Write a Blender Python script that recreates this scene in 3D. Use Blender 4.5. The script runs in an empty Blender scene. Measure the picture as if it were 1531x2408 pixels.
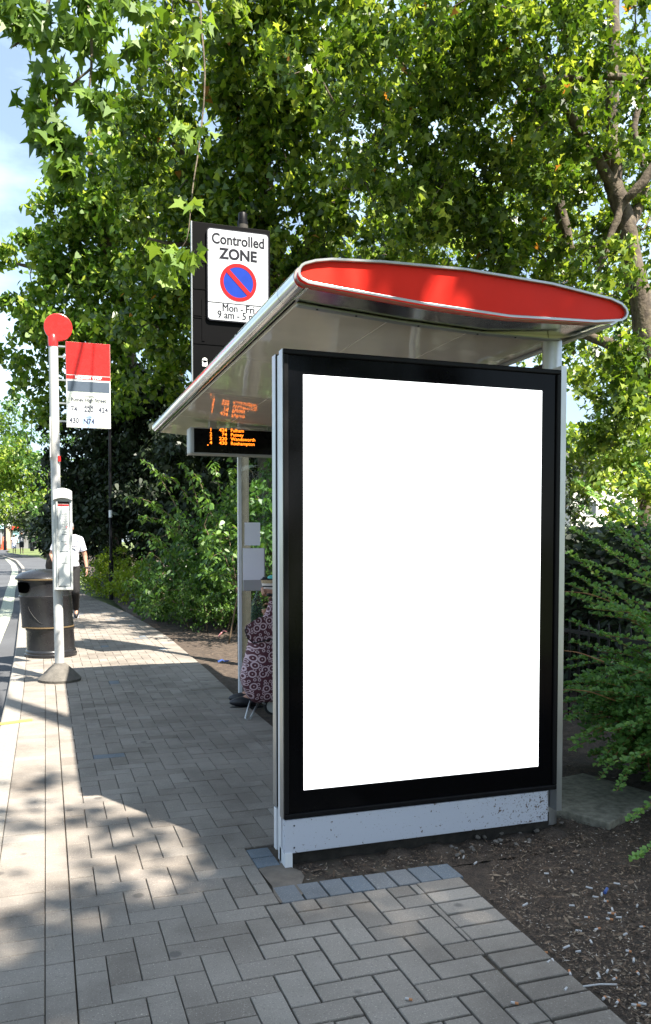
import bpy, math, random
import numpy as np
from mathutils import Vector, Matrix
from math import sin, cos, pi, radians
random.seed(7); rng = np.random.default_rng(11)

# ------------------------------------------------------------ camera, sky, sun, exposure
sc = bpy.context.scene
col = sc.collection
FE, HC, YAW, PITCH = 1932.44, 1.39, 0.32794, radians(-2.3)
PPV, U0 = 1349.6, 765.5
cam = bpy.data.cameras.new("camera"); camo = bpy.data.objects.new("camera", cam); col.objects.link(camo)
cam.sensor_fit = 'VERTICAL'; cam.sensor_height = 36; cam.sensor_width = 24
cam.lens = FE / 2407 * 36
cam.shift_y = (PPV - 1203.5) / 2407
cam.clip_end = 3000; cam.clip_start = 0.05
camo.location = (0, 0, HC)
camo.rotation_euler = (pi / 2 + PITCH, 0, -YAW)
sc.camera = camo

SUNV = Vector((0.324, -0.607, 1.0)).normalized()       # towards the sun
ELEV = math.asin(SUNV.z); AZ = math.atan2(SUNV.x, SUNV.y)
w = bpy.data.worlds.new("World"); sc.world = w; w.use_nodes = True
nt = w.node_tree; bg = nt.nodes['Background']
sky = nt.nodes.new('ShaderNodeTexSky'); sky.sky_type = 'NISHITA'; sky.sun_disc = False
sky.sun_elevation = ELEV; sky.sun_rotation = AZ; sky.air_density = 1.0; sky.dust_density = 1.2; sky.ozone_density = 1.2
tc = nt.nodes.new('ShaderNodeTexCoord')
mp = nt.nodes.new('ShaderNodeMapping'); mp.inputs['Scale'].default_value = (1, 1, 2.4)
no = nt.nodes.new('ShaderNodeTexNoise'); no.inputs['Scale'].default_value = 3.3; no.inputs['Detail'].default_value = 7; no.inputs['Roughness'].default_value = .55
cr = nt.nodes.new('ShaderNodeValToRGB'); cr.color_ramp.elements[0].position = .47; cr.color_ramp.elements[0].color = (.20, .20, .20, 1); cr.color_ramp.elements[1].position = .80
mx = nt.nodes.new('ShaderNodeMixRGB'); mx.inputs[2].default_value = (7.2, 9.2, 10.8, 1)
nt.links.new(tc.outputs['Generated'], mp.inputs[0]); nt.links.new(mp.outputs[0], no.inputs[0]); nt.links.new(no.outputs[0], cr.inputs[0])
nt.links.new(cr.outputs[0], mx.inputs[0]); nt.links.new(sky.outputs[0], mx.inputs[1]); nt.links.new(mx.outputs[0], bg.inputs[0])
bg.inputs[1].default_value = 0.06
sun = bpy.data.lights.new("sun", 'SUN'); suno = bpy.data.objects.new("sun", sun); col.objects.link(suno)
sun.energy = 5.0; sun.angle = radians(0.55); sun.color = (1.0, .93, .82)
suno.rotation_euler = SUNV.to_track_quat('Z', 'Y').to_euler(); suno.location = (3, -6, 20)
vs = sc.view_settings; vs.view_transform = 'Standard'; vs.look = 'None'; vs.gamma = 1; vs.exposure = 1.9
cy = sc.cycles; cy.max_bounces = 7; cy.diffuse_bounces = 3; cy.glossy_bounces = 4; cy.transmission_bounces = 3
cy.transparent_max_bounces = 6; cy.caustics_reflective = False; cy.caustics_refractive = False; cy.use_denoising = True
cy.sample_clamp_indirect = 8

# ------------------------------------------------------------ measuring (where things stand)
_F = Vector((sin(YAW) * cos(PITCH), cos(YAW) * cos(PITCH), sin(PITCH))); _R = Vector((cos(YAW), -sin(YAW), 0)); _U = _R.cross(_F)
def ray(u, v): return _F + _R * ((u - U0) / FE) + _U * ((PPV - v) / FE)
def atd(u, v, d): return Vector((0, 0, HC)) + ray(u, v) * d
def aty(u, v, y):
    r = ray(u, v); return Vector((0, 0, HC)) + r * (y / r.y)
def elev(y): return 0.0066 * max(0.0, y - 20)
def gnd(u, v, z0=0.0):
    y = 10.0
    for _ in range(40):
        r = ray(u, v); y = ((z0 + elev(y)) - HC) / r.z * r.y
    return Vector((0, 0, HC)) + ray(u, v) * (y / ray(u, v).y)

# ------------------------------------------------------------ materials
class NM:
    def __init__(s, name):
        s.m = bpy.data.materials.new(name); s.m.use_nodes = True
        s.t = s.m.node_tree; s.p = s.t.nodes['Principled BSDF']; s.out = s.t.nodes['Material Output']
    def n(s, kind, **kw):
        x = s.t.nodes.new('ShaderNode' + kind)
        for k, v in kw.items():
            if k in x.inputs: x.inputs[k].default_value = v
            else: setattr(x, k, v)
        return x
    def l(s, a, b): s.t.links.new(a, b)
    def co(s, scale=(1, 1, 1)):
        t = s.n('TexCoord'); m = s.n('Mapping'); m.inputs['Scale'].default_value = scale; s.l(t.outputs['Object'], m.inputs[0]); return m.outputs[0]
    def noise(s, scale, detail=4, rough=.5, vec=None):
        x = s.n('TexNoise'); x.inputs['Scale'].default_value = scale; x.inputs['Detail'].default_value = detail; x.inputs['Roughness'].default_value = rough
        s.l(vec if vec is not None else s.co(), x.inputs['Vector']); return x.outputs[0]
    def ramp(s, fac, stops):
        r = s.n('ValToRGB'); e = r.color_ramp.elements
        while len(e) < len(stops): e.new(.5)
        for i, (p, c) in enumerate(stops):
            e[i].position = p; e[i].color = c if len(c) == 4 else (*c, 1)
        s.l(fac, r.inputs[0]); return r.outputs[0]
    def mix(s, fac, a, b, mode='MIX'):
        x = s.n('MixRGB'); x.blend_type = mode
        for i, v in ((0, fac), (1, a), (2, b)):
            if hasattr(v, 'is_output'): s.l(v, x.inputs[i])
            else: x.inputs[i].default_value = v if i == 0 else ((*v, 1) if len(v) == 3 else v)
        return x.outputs[0]
    def math(s, op, a, b=0.0):
        x = s.n('Math'); x.operation = op
        for i, v in ((0, a), (1, b)):
            if hasattr(v, 'is_output'): s.l(v, x.inputs[i])
            else: x.inputs[i].default_value = v
        return x.outputs[0]
    def attr(s, name):
        a = s.n('Attribute'); a.attribute_name = name; return a.outputs['Fac']
    def bump(s, h, dist=.002, strength=.6):
        b = s.n('Bump'); b.inputs['Strength'].default_value = strength; b.inputs['Distance'].default_value = dist; s.l(h, b.inputs['Height']); s.l(b.outputs[0], s.p.inputs['Normal'])
    def base(s, c):
        if hasattr(c, 'is_output'): s.l(c, s.p.inputs['Base Color'])
        else: s.p.inputs['Base Color'].default_value = (*c, 1)
    def set(s, **kw):
        for k, v in kw.items(): s.p.inputs[k.replace('_', ' ')].default_value = v
        return s

M = {}
def mat(name, colr, rough=.5, metal=0, var=.12, nscale=6, bump=0, bscale=200, spec=.5, coat=0):
    a = NM(name); lo = tuple(c * (1 - var) for c in colr); hi = tuple(min(1, c * (1 + var)) for c in colr)
    nz = a.noise(nscale, 5, .6)
    a.base(a.ramp(nz, [(.3, lo), (.7, hi)])); a.set(Roughness=rough, Metallic=metal)
    a.p.inputs['Specular IOR Level'].default_value = spec
    if coat: a.p.inputs['Coat Weight'].default_value = coat; a.p.inputs['Coat Roughness'].default_value = .05
    r = a.n('MapRange'); r.inputs['To Min'].default_value = max(0, rough - .06); r.inputs['To Max'].default_value = min(1, rough + .1); a.l(a.noise(nscale * 3, 3), r.inputs[0]); a.l(r.outputs[0], a.p.inputs['Roughness'])
    if bump: a.bump(a.noise(bscale, 4), bump)
    M[name] = a.m; return a.m

mat('alu', (.42, .43, .44), .34, .9, .08, 3)
mat('alu_grey_paint', (.34, .355, .365), .42, 0, .08, 4)
mat('chrome', (.60, .60, .60), .12, 1, .08, 5)
mat('white_paint', (.62, .63, .66), .38, 0, .05, 4)
mat('pole_paint', (.43, .43, .42), .4, 0, .07, 7)
mat('black_gloss', (.0025, .0025, .003), .10, 0, .1, 5, spec=.10)
mat('black_paint', (.004, .004, .005), .42, 0, .2, 5, spec=.15)
mat('black_rubber', (.012, .012, .013), .7, 0, .2, 20)
mat('dark_recess', (.02, .017, .014), .9, 0, .5, 20, .003, 80)
mat('red_panel', (.80, .020, .008), .45, 0, .06, 3, spec=.2)
mat('red_enamel', (.50, .018, .016), .25, 0, .08, 8)
mat('slate_enamel', (.065, .085, .115), .35, 0, .08, 8)
mat('tile_white', (.66, .68, .66), .35, 0, .03, 9)
mat('tile_cream', (.58, .60, .53), .35, 0, .03, 9)
mat('tile_blue', (.42, .56, .80), .35, 0, .03, 9)
mat('sign_white', (.42, .43, .46), .4, 0, .05, 4)
mat('sign_black', (.006, .007, .012), .45, 0, .1, 9, spec=.2)
mat('ink', (.03, .035, .06), .5, 0, .1, 9)
mat('sign_blue', (.004, .030, .26), .5, 0, .08, 9, spec=.15)
mat('sign_red', (.34, .006, .008), .5, 0, .08, 9, spec=.15)
mat('board_black', (.0016, .0016, .002), .55, 0, .2, 5, spec=.06)
mat('white_ink', (.8, .8, .8), .5, 0, .02, 9)
mat('orange_ink', (.7, .16, .03), .5, 0, .02, 9)
mat('yellow_plate', (.62, .58, .36), .5, 0, .1, 30)
mat('paper', (.80, .81, .90), .7, 0, .02, 5)
mat('notice_grey', (.36, .37, .38), .45, 0, .04, 5)
mat('case_grey', (.44, .46, .45), .38, 0, .08, 9)
mat('concrete', (.16, .15, .118), .9, 0, .45, 24, .003, 120)
mat('concrete_base', (.10, .092, .080), .95, 0, .3, 14, .006, 60)
mat('mortar_patch', (.13, .108, .088), .95, 0, .25, 14, .004, 90)
mat('hole_shade', (.0008, .0008, .0008), .9, 0, .1, 5, spec=0)  # near-black colour painting the shade inside the bin's mouth
mat('bin_plastic', (.013, .0128, .0145), .27, 0, .3, 5, .001, 160)
mat('gold_band', (.13, .09, .045), .5, .1, .15, 10)
mat('skin', (.42, .22, .15), .5, 0, .1, 30)
mat('skin_tan', (.30, .16, .10), .5, 0, .1, 30)
mat('shoe', (.014, .015, .020), .38, 0, .2, 30)
mat('sole', (.5, .5, .5), .7, 0, .1, 30)
mat('trousers', (.011, .010, .011), .85, 0, .2, 25, .004, 25)
mat('navy', (.016, .020, .045), .85, 0, .2, 30, .003, 60)
mat('magenta', (.42, .05, .22), .85, 0, .1, 30)
mat('hair_dark', (.03, .02, .015), .6, 0, .3, 40)
mat('hair_grey', (.30, .29, .28), .6, 0, .3, 40)
mat('cloth_white', (.70, .70, .78), .85, 0, .06, 20)
mat('cloth_grey', (.24, .25, .28), .85, 0, .15, 20)
mat('cloth_black', (.02, .02, .024), .85, 0, .15, 20)
mat('cloth_denim', (.42, .46, .60), .85, 0, .15, 20)
mat('turquoise', (.12, .52, .50), .6, 0, .1, 20)
mat('straw', (.40, .30, .19), .8, 0, .3, 120)
mat('cream_cloth', (.66, .60, .56), .8, 0, .1, 60)
mat('wood_stain', (.036, .031, .026), .8, 0, .3, 14, .003, 50)
mat('butt_white', (.42, .41, .41), .8, 0, .1, 60)
mat('butt_tan', (.40, .17, .07), .8, 0, .15, 60)
mat('lighter_blue', (.04, .08, .26), .4, 0, .1, 60)
mat('stone', (.15, .135, .12), .95, 0, .35, 20, .006, 60)
mat('yellow_line', (.75, .50, .07), .7, 0, .12, 30)
mat('building_white', (.74, .72, .66), .8, 0, .06, 2)
mat('building_beige', (.42, .31, .24), .8, 0, .12, 1)
mat('window_dark', (.04, .05, .06), .12, 0, .2, 1)
mat('shop_red', (.6, .03, .03), .5, 0, .1, 2)
mat('shop_teal', (.30, .50, .55), .5, 0, .1, 2)
mat('shop_grey', (.16, .16, .16), .6, 0, .2, 1)
mat('cone_red', (.65, .09, .03), .5, 0, .1, 2)
mat('bus_front', (.02, .02, .02), .3, 0, .1, 2)
mat('grass', (.10, .13, .035), .95, 0, .5, 3)
mat('bag_plastic', (.25, .32, .28), .35, 0, .15, 20); M['bag_plastic'].node_tree.nodes['Principled BSDF'].inputs['Alpha'].default_value = .45
mat('pink_scrap', (.55, .22, .22), .7, 0, .1, 20)
mat('iron', (.004, .004, .004), .6, 0, .3, 20)

# soffit: glossy beige panels
a = NM('soffit'); a.base(a.ramp(a.noise(1.5, 5), [(.3, (.76, .68, .59)), (.7, (.84, .76, .66))])); a.set(Roughness=.05); a.p.inputs['Specular IOR Level'].default_value = .8
a.bump(a.noise(3.0, 2), .012, .35); M['soffit'] = a.m
# backlit poster
a = NM('poster_light'); a.base((.8, .8, .8)); a.p.inputs['Emission Color'].default_value = (1, 1, 1, 1); a.p.inputs['Emission Strength'].default_value = .62; a.set(Roughness=.6); M['poster'] = a.m
a = NM('led_orange'); a.base((.1, .02, 0)); a.p.inputs['Emission Color'].default_value = (1, .20, .012, 1); a.p.inputs['Emission Strength'].default_value = 1.1; M['led'] = a.m
# glass
a = NM('shelter_glass'); tr = a.n('BsdfTransparent'); tr.inputs[0].default_value = (.80, .86, .83, 1); gl = a.n('BsdfGlossy'); gl.inputs['Roughness'].default_value = .03
ms = a.n('MixShader'); lw = a.n('Fresnel'); lw.inputs[0].default_value = 1.45; a.l(lw.outputs[0], ms.inputs[0]); a.l(tr.outputs[0], ms.inputs[1]); a.l(gl.outputs[0], ms.inputs[2]); a.l(ms.outputs[0], a.out.inputs[0]); M['glass'] = a.m
# kick panel with mud splashes, more to the far side (x large)
a = NM('kick_panel'); t = a.n('TexCoord'); sp = a.n('SeparateXYZ'); a.l(t.outputs['Object'], sp.inputs[0])
gx = a.n('MapRange'); gx.inputs['From Min'].default_value = .15; gx.inputs['From Max'].default_value = 1.35; gx.inputs['To Min'].default_value = .0; gx.inputs['To Max'].default_value = .20; a.l(sp.outputs[0], gx.inputs[0])
s1 = a.noise(120, 3, .6); s2 = a.noise(42, 3, .6)
th = a.math('ADD', a.math('MAXIMUM', s1, a.math('MULTIPLY', s2, 1.01)), gx.outputs[0])
spot = a.ramp(th, [(.665, (0, 0, 0)), (.70, (1, 1, 1))])
a.base(a.mix(spot, (.47, .49, .56), (.10, .065, .05))); a.set(Roughness=.45); M['kick'] = a.m
# paving block
a = NM('paving_block'); tone = a.attr('tone'); blue = a.attr('blue')
base = a.ramp(tone, [(0, (.155, .134, .114)), (.35, (.192, .169, .147)), (.7, (.214, .191, .168)), (1, (.242, .220, .196))])
base = a.mix(blue, base, (.105, .140, .180))
sp1 = a.noise(190, 2, .7); sp2 = a.noise(110, 3, .6)
base = a.mix(a.ramp(sp1, [(.60, (0, 0, 0)), (.72, (.55, .55, .55))]), base, (.60, .55, .48))
base = a.mix(a.ramp(sp2, [(.30, (.6, .6, .6)), (.42, (0, 0, 0))]), base, (.09, .08, .07))
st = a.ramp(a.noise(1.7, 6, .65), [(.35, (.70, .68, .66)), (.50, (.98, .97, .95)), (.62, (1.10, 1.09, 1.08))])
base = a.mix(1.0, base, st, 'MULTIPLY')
vo = a.n('TexVoronoi'); vo.inputs['Scale'].default_value = 3.4; vo.inputs['Randomness'].default_value = 1; a.l(a.co((1, 1, .01)), vo.inputs['Vector'])
gum = a.ramp(vo.outputs['Distance'], [(.06, (1, 1, 1)), (.09, (0, 0, 0))])
base = a.mix(a.math('MULTIPLY', gum, .6), base, (.05, .047, .045))
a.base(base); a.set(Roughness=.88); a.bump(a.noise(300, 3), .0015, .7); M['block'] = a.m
a = NM('kerb_stone'); a.base(a.ramp(a.noise(40, 6, .7), [(.3, (.19, .17, .15)), (.7, (.28, .26, .23))])); a.set(Roughness=.9); a.bump(a.noise(250, 3), .001); M['kerb'] = a.m
a = NM('joint_sand'); a.base(a.ramp(a.noise(9, 6, .7), [(.35, (.035, .028, .02)), (.55, (.07, .055, .04)), (.72, (.045, .055, .02))])); a.set(Roughness=1); M['joint'] = a.m
a = NM('asphalt'); b0 = a.ramp(a.noise(300, 3, .7), [(.3, (.045, .047, .052)), (.7, (.095, .098, .105))])
a.base(a.mix(1.0, b0, a.ramp(a.noise(.7, 5), [(.3, (.75, .75, .75)), (.7, (1.15, 1.15, 1.15))]), 'MULTIPLY')); a.set(Roughness=.85); a.bump(a.noise(350, 2), .002); M['asphalt'] = a.m
a = NM('worn_line'); nn = a.ramp(a.noise(45, 6, .75), [(.42, (0, 0, 0)), (.55, (1, 1, 1))]); a.base(a.mix(nn, (.16, .17, .14), (.50, .54, .42))); a.set(Roughness=.8); M['worn_line'] = a.m
a = NM('soil'); c1 = a.ramp(a.noise(14, 8, .75), [(.3, (.030, .022, .016)), (.5, (.065, .047, .034)), (.72, (.13, .098, .072))])
c2 = a.ramp(a.noise(150, 4, .8), [(.35, (.45, .42, .40)), (.55, (1, 1, 1)), (.70, (2.2, 2.0, 1.8))]); a.base(a.mix(1.0, c1, c2, 'MULTIPLY')); a.set(Roughness=1); a.bump(a.noise(70, 6, .8), .012, 1); M['soil'] = a.m
# plane-tree bark: mottled
a = NM('plane_bark'); vv = a.co((2.2, 2.2, .9)); b0 = a.ramp(a.noise(5, 3, .55, vv), [(.36, (.040, .028, .020)), (.46, (.085, .062, .042)), (.58, (.17, .135, .095)), (.68, (.11, .085, .05))])
a.base(a.mix(a.noise(40, 4), b0, (.055, .042, .028), 'MIX')); a.set(Roughness=.9); a.bump(a.noise(25, 5), .02, .7); M['bark'] = a.m
mat('twig', (.14, .10, .06), .85, 0, .3, 12); mat('twig_red', (.30, .14, .055), .7, 0, .3, 12); mat('twig_dark', (.035, .028, .022), .9, 0, .3, 12)
def leafmat(name, dark, mid, light, trans, tf=.35, rough=.42, brown=False):
    a = NM(name); tone = a.attr('tone')
    stops = [(0, dark), (.5, mid), (.93, light)]
    if brown: stops.append((.995, (.30, .13, .03)))
    c = a.ramp(tone, stops); a.base(c); a.set(Roughness=rough); a.p.inputs['Specular IOR Level'].default_value = .45
    t = a.n('BsdfTranslucent'); a.l(a.mix(1.0, c, trans, 'MULTIPLY'), t.inputs[0])
    m_ = a.n('MixShader'); m_.inputs[0].default_value = tf; a.l(a.p.outputs[0], m_.inputs[1]); a.l(t.outputs[0], m_.inputs[2]); a.l(m_.outputs[0], a.out.inputs[0])
    M[name] = a.m
leafmat('leaf_plane', (.022, .055, .007), (.075, .135, .013), (.25, .32, .060), (2.3, 2.1, .95), .42, .34, True)
leafmat('leaf_near', (.045, .10, .014), (.095, .175, .018), (.18, .27, .035), (1.7, 1.6, .8), .36, .50, True)
leafmat('leaf_bright', (.040, .090, .010), (.100, .185, .022), (.30, .37, .080), (2.1, 2.0, 1.0), .42, .38)
leafmat('leaf_dark', (.008, .016, .006), (.014, .028, .009), (.030, .048, .015), (1.5, 1.5, 1), .2, .5)
leafmat('leaf_shrub', (.022, .060, .014), (.058, .130, .024), (.12, .21, .04), (2.3, 2.2, 1), .35, .42)
leafmat('leaf_barberry', (.06, .15, .040), (.14, .28, .066), (.26, .40, .085), (2.0, 1.9, 1), .33, .45)
leafmat('leaf_lime', (.08, .14, .010), (.17, .25, .014), (.30, .38, .03), (2, 1.9, 1), .35, .5)
leafmat('leaf_silver', (.10, .12, .10), (.17, .19, .17), (.28, .31, .27), (1.3, 1.3, 1), .25, .6)
# bag fabric with rings
a = NM('ring_fabric'); t = a.n('TexCoord'); m1 = a.n('SeparateXYZ'); a.l(t.outputs['Object'], m1.inputs[0]); cx_ = a.n('CombineXYZ'); a.l(a.math('ADD', m1.outputs[0], a.math('MULTIPLY', m1.outputs[1], .25)), cx_.inputs[0]); a.l(m1.outputs[2], cx_.inputs[1])
def rings_of(scale, stops):
    v = a.n('TexVoronoi'); v.voronoi_dimensions = '2D'; v.inputs['Scale'].default_value = scale; v.inputs['Randomness'].default_value = .7; a.l(cx_.outputs[0], v.inputs['Vector']); return a.ramp(v.outputs['Distance'], stops)
K_, W__ = (0, 0, 0), (1, 1, 1)
r1 = rings_of(13, [(0, W__), (.05, W__), (.08, K_), (.24, K_), (.27, W__), (.36, W__), (.39, K_)])
r2 = rings_of(27, [(0, K_), (.14, K_), (.19, W__), (.29, W__), (.34, K_)])
far_ = rings_of(13, [(.40, K_), (.44, W__)])
rg = a.math('MAXIMUM', r1, a.math('MULTIPLY', r2, far_))
a.base(a.mix(rg, (.075, .018, .028), (.52, .38, .42))); a.set(Roughness=.8); a.bump(a.noise(9, 3), .02, .7); M['rings'] = a.m
# checked shirt
a = NM('check_shirt'); t = a.n('TexCoord'); sp = a.n('SeparateXYZ'); a.l(t.outputs['Object'], sp.inputs[0])
def lines(sock, freq): return a.ramp(a.math('FRACT', a.math('MULTIPLY', sock, freq)), [(.0, (1, 1, 1)), (.16, (1, 1, 1)), (.2, (0, 0, 0)), (.96, (0, 0, 0))])
g = a.math('MAXIMUM', lines(sp.outputs[0], 22), lines(sp.outputs[2], 22))
a.base(a.mix(g, (.68, .69, .76), (.40, .42, .52))); a.set(Roughness=.85); a.bump(a.noise(14, 3), .02, .6); M['check'] = a.m

# ------------------------------------------------------------ mesh building
ORG = {}
class MB:
    def __init__(s): s.v = []; s.f = []
    def add(s, vs, fs):
        o = len(s.v); s.v += [tuple(p) for p in vs]; s.f += [tuple(i + o for i in f) for f in fs]; return s
    def box(s, x0, x1, y0, y1, z0, z1):
        return s.add([(x0, y0, z0), (x1, y0, z0), (x1, y1, z0), (x0, y1, z0), (x0, y0, z1), (x1, y0, z1), (x1, y1, z1), (x0, y1, z1)],
                     [(0, 3, 2, 1), (4, 5, 6, 7), (0, 1, 5, 4), (1, 2, 6, 5), (2, 3, 7, 6), (3, 0, 4, 7)])
    def rbox(s, c, size, rot=0):
        b = MB().box(-size[0] / 2, size[0] / 2, -size[1] / 2, size[1] / 2, -size[2] / 2, size[2] / 2)
        m = Matrix.Translation(c) @ (rot if isinstance(rot, Matrix) else Matrix.Rotation(rot, 4, 'Z'))
        return s.add([m @ Vector(p) for p in b.v], b.f)
    def tube(s, pts, rad, n=10, caps=True):
        pts = [Vector(p) for p in pts]
        if not hasattr(rad, '__len__'): rad = [rad] * len(pts)
        o = len(s.v); up = None
        for i, p in enumerate(pts):
            t = (pts[min(i + 1, len(pts) - 1)] - pts[max(i - 1, 0)]).normalized()
            if up is None: up = Vector((0, 0, 1)) if abs(t.z) < .9 else Vector((1, 0, 0))
            x = up.cross(t)
            if x.length < 1e-4: x = t.orthogonal()
            x.normalize(); y = t.cross(x); up = y
            for k in range(n):
                a_ = 2 * pi * k / n; s.v.append(tuple(p + (x * cos(a_) + y * sin(a_)) * rad[i]))
        for i in range(len(pts) - 1):
            for k in range(n):
                a_ = o + i * n + k; b_ = o + i * n + (k + 1) % n; s.f.append((a_, b_, b_ + n, a_ + n))
        if caps: s.f.append(tuple(o + k for k in range(n))[::-1]); s.f.append(tuple(o + (len(pts) - 1) * n + k for k in range(n)))
        return s
    def lathe(s, prof, n=32, c=(0, 0, 0), sy=1.0):
        o = len(s.v)
        for r, z in prof:
            for k in range(n): s.v.append((c[0] + r * cos(2 * pi * k / n), c[1] + sy * r * sin(2 * pi * k / n), c[2] + z))
        for i in range(len(prof) - 1):
            for k in range(n):
                a_ = o + i * n + k; b_ = o + i * n + (k + 1) % n; s.f.append((a_, b_, b_ + n, a_ + n))
        s.f.append(tuple(o + k for k in range(n))[::-1]); s.f.append(tuple(o + (len(prof) - 1) * n + k for k in range(n)))
        return s
    def ball(s, c, r, n=12, sc=(1, 1, 1), rot=None):
        o = len(s.v); m = n // 2
        P = []
        for i in range(1, m):
            for k in range(n):
                t = pi * i / m; P.append(Vector((sin(t) * cos(2 * pi * k / n) * r * sc[0], sin(t) * sin(2 * pi * k / n) * r * sc[1], cos(t) * r * sc[2])))
        P += [Vector((0, 0, r * sc[2])), Vector((0, 0, -r * sc[2]))]
        c = Vector(c)
        for p in P: s.v.append(tuple((rot @ p if rot else p) + c))
        for i in range(m - 2):
            for k in range(n):
                a_ = o + i * n + k; b_ = o + i * n + (k + 1) % n; s.f.append((a_, a_ + n, b_ + n, b_))
        top = o + (m - 1) * n; bot = top + 1
        for k in range(n):
            s.f.append((top, o + k, o + (k + 1) % n)); q = o + (m - 2) * n; s.f.append((bot, q + (k + 1) % n, q + k))
        return s
    def prism(s, poly, y0, y1):                         # polygon in x,z run along y
        n = len(poly); o = len(s.v)
        s.v += [(p[0], y0, p[1]) for p in poly] + [(p[0], y1, p[1]) for p in poly]
        for k in range(n): j = (k + 1) % n; s.f.append((o + k, o + j, o + n + j, o + n + k))
        s.f.append(tuple(o + k for k in range(n))[::-1]); s.f.append(tuple(o + n + k for k in range(n)))
        return s
    def poly(s, pts): return s.add(pts, [tuple(range(len(pts)))])
def obj(name, mb, m, parent=None, bevel=0, smooth=False, seg=2):
    me = bpy.data.meshes.new(name)
    o = bpy.data.objects.new(name, me); col.objects.link(o)
    off = ORG[parent.name] if parent else Vector((0, 0, 0))
    if parent is None and isinstance(mb, MB) and mb.v:
        vv = np.array(mb.v); off = Vector((float((vv[:, 0].min() + vv[:, 0].max()) / 2), float((vv[:, 1].min() + vv[:, 1].max()) / 2), float(vv[:, 2].min()))); o.location = off
    if isinstance(mb, MB): me.from_pydata([(p[0] - off.x, p[1] - off.y, p[2] - off.z) for p in mb.v], [], mb.f)
    me.materials.append(m if not isinstance(m, str) else M[m])
    me.update()
    if smooth: me.polygons.foreach_set('use_smooth', [True] * len(me.polygons)); me.update()
    if smooth == 2:
        try: me.set_sharp_from_angle(angle=radians(40))
        except Exception: pass
    ORG[o.name] = off
    if parent: o.parent = parent
    if bevel:
        b = o.modifiers.new('bevel', 'BEVEL'); b.width = bevel; b.segments = seg; b.limit_method = 'ANGLE'; b.angle_limit = radians(35)
    return o
def tag(o, label=None, cat=None, group=None, kind=None):
    if label: o['label'] = label
    if cat: o['category'] = cat
    if group: o['group'] = group
    if kind: o['kind'] = kind
    return o
def thing(name, label, cat, loc, group=None):
    o = bpy.data.objects.new(name, None); col.objects.link(o); o.location = loc; o.empty_display_size = .1
    ORG[o.name] = Vector(loc); return tag(o, label, cat, group)
def copy_tree(o, parent=None):
    c = o.copy(); col.objects.link(c); c.parent = parent; ORG[c.name] = ORG[o.name]
    for ch in list(o.children): copy_tree(ch, c)
    return c
def text(mb, s, x, y, z, size, sx=1.0, align='CENTER', bold=0.0, rotz=None):
    """letters standing in the plane y, facing -y; z is the baseline"""
    cu = bpy.data.curves.new('t', 'FONT'); cu.body = s; cu.size = size; cu.align_x = align; cu.offset = bold; cu.resolution_u = 4
    to = bpy.data.objects.new('t', cu); col.objects.link(to)
    me = bpy.data.meshes.new_from_object(to.evaluated_get(bpy.context.evaluated_depsgraph_get()))
    mb.add([(x + p.co.x * sx, y, z + p.co.y) for p in me.vertices], [tuple(f.vertices) for f in me.polygons])
    bpy.data.objects.remove(to); bpy.data.curves.remove(cu); bpy.data.meshes.remove(me)
def disc(mb, x, y, z, r, n=48):
    return mb.poly([(x + r * cos(2 * pi * k / n), y, z + r * sin(2 * pi * k / n)) for k in range(n)])
def lerp(t, xs, ys): return float(np.interp(t, xs, ys))

# ------------------------------------------------------------ the street
KP = [(-6, -.349), (6.7, -.349), (8.1, -.352), (11.35, -.386), (17.66, -.51)] + [(gnd(u, v).y, gnd(u, v).x) for u, v in ((52, 1385), (53, 1352), (50, 1333), (37, 1317), (12, 1308), (-10, 1303))]
ks = sorted(KP); KY = [p[0] for p in ks]; KX = [p[1] for p in ks]
def xk(y): return lerp(y, KY, KX) if y < KY[-1] else KX[-1] - (y - KY[-1]) * .35
def xr(y): return lerp(y, [-6, 1.9, 3.0, 5.8, 7.1, 8.8, 11.8, 14, 16.35, 19, 21.8, 24.2, 30, 40, 60, 80], [1.56, 1.575, 1.61, 1.60, 1.60, 1.645, 1.672, 1.61, 1.491, 1.27, .985, .805, .62, .5, -.9, -4])
def strip(fx0, fx1, ys, z):
    mb = MB(); vs = []
    for y in ys: vs += [(fx0(y), y, z + elev(y)), (fx1(y), y, z + elev(y))]
    return mb.add(vs, [(2 * i, 2 * i + 1, 2 * i + 3, 2 * i + 2) for i in range(len(ys) - 1)])
YS = [-6 + i for i in range(100)]
g = MB(); G = [-600, -100, -20, 0, 20, 40, 60, 80, 110, 200, 900]
for i in range(len(G) - 1):
    for j in range(len(G) - 1):
        zz = lambda y: -.16 + min(elev(y), elev(110)) - (.0 if y < 110 else 0)
        g.poly([(G[i], G[j], zz(G[j])), (G[i + 1], G[j], zz(G[j])), (G[i + 1], G[j + 1], zz(G[j + 1])), (G[i], G[j + 1], zz(G[j + 1]))])
tag(obj('ground', g, 'grass'), kind='structure')
tag(obj('road', strip(lambda y: -14 + 0 * y, lambda y: xk(y) + .02, YS, -.115), 'asphalt'), kind='structure')
LP = sorted([(gnd(u, v, -.11).y, gnd(u, v, -.11).x) for u, v in ((15, 1439), (25, 1389), (33, 1364), (36, 1340), (32, 1328), (15, 1312))])
LY = [-6, 6] + [p[0] for p in LP]; LX = [LP[0][1] + .10, LP[0][1] + .06] + [p[1] for p in LP]
wl = lambda y: lerp(y, LY, LX)
tag(obj('road_marking', strip(lambda y: wl(y) - .13, lambda y: wl(y) + .13, [y for y in YS if y < LY[-1]], -.108), 'worn_line'), kind='structure')
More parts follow.
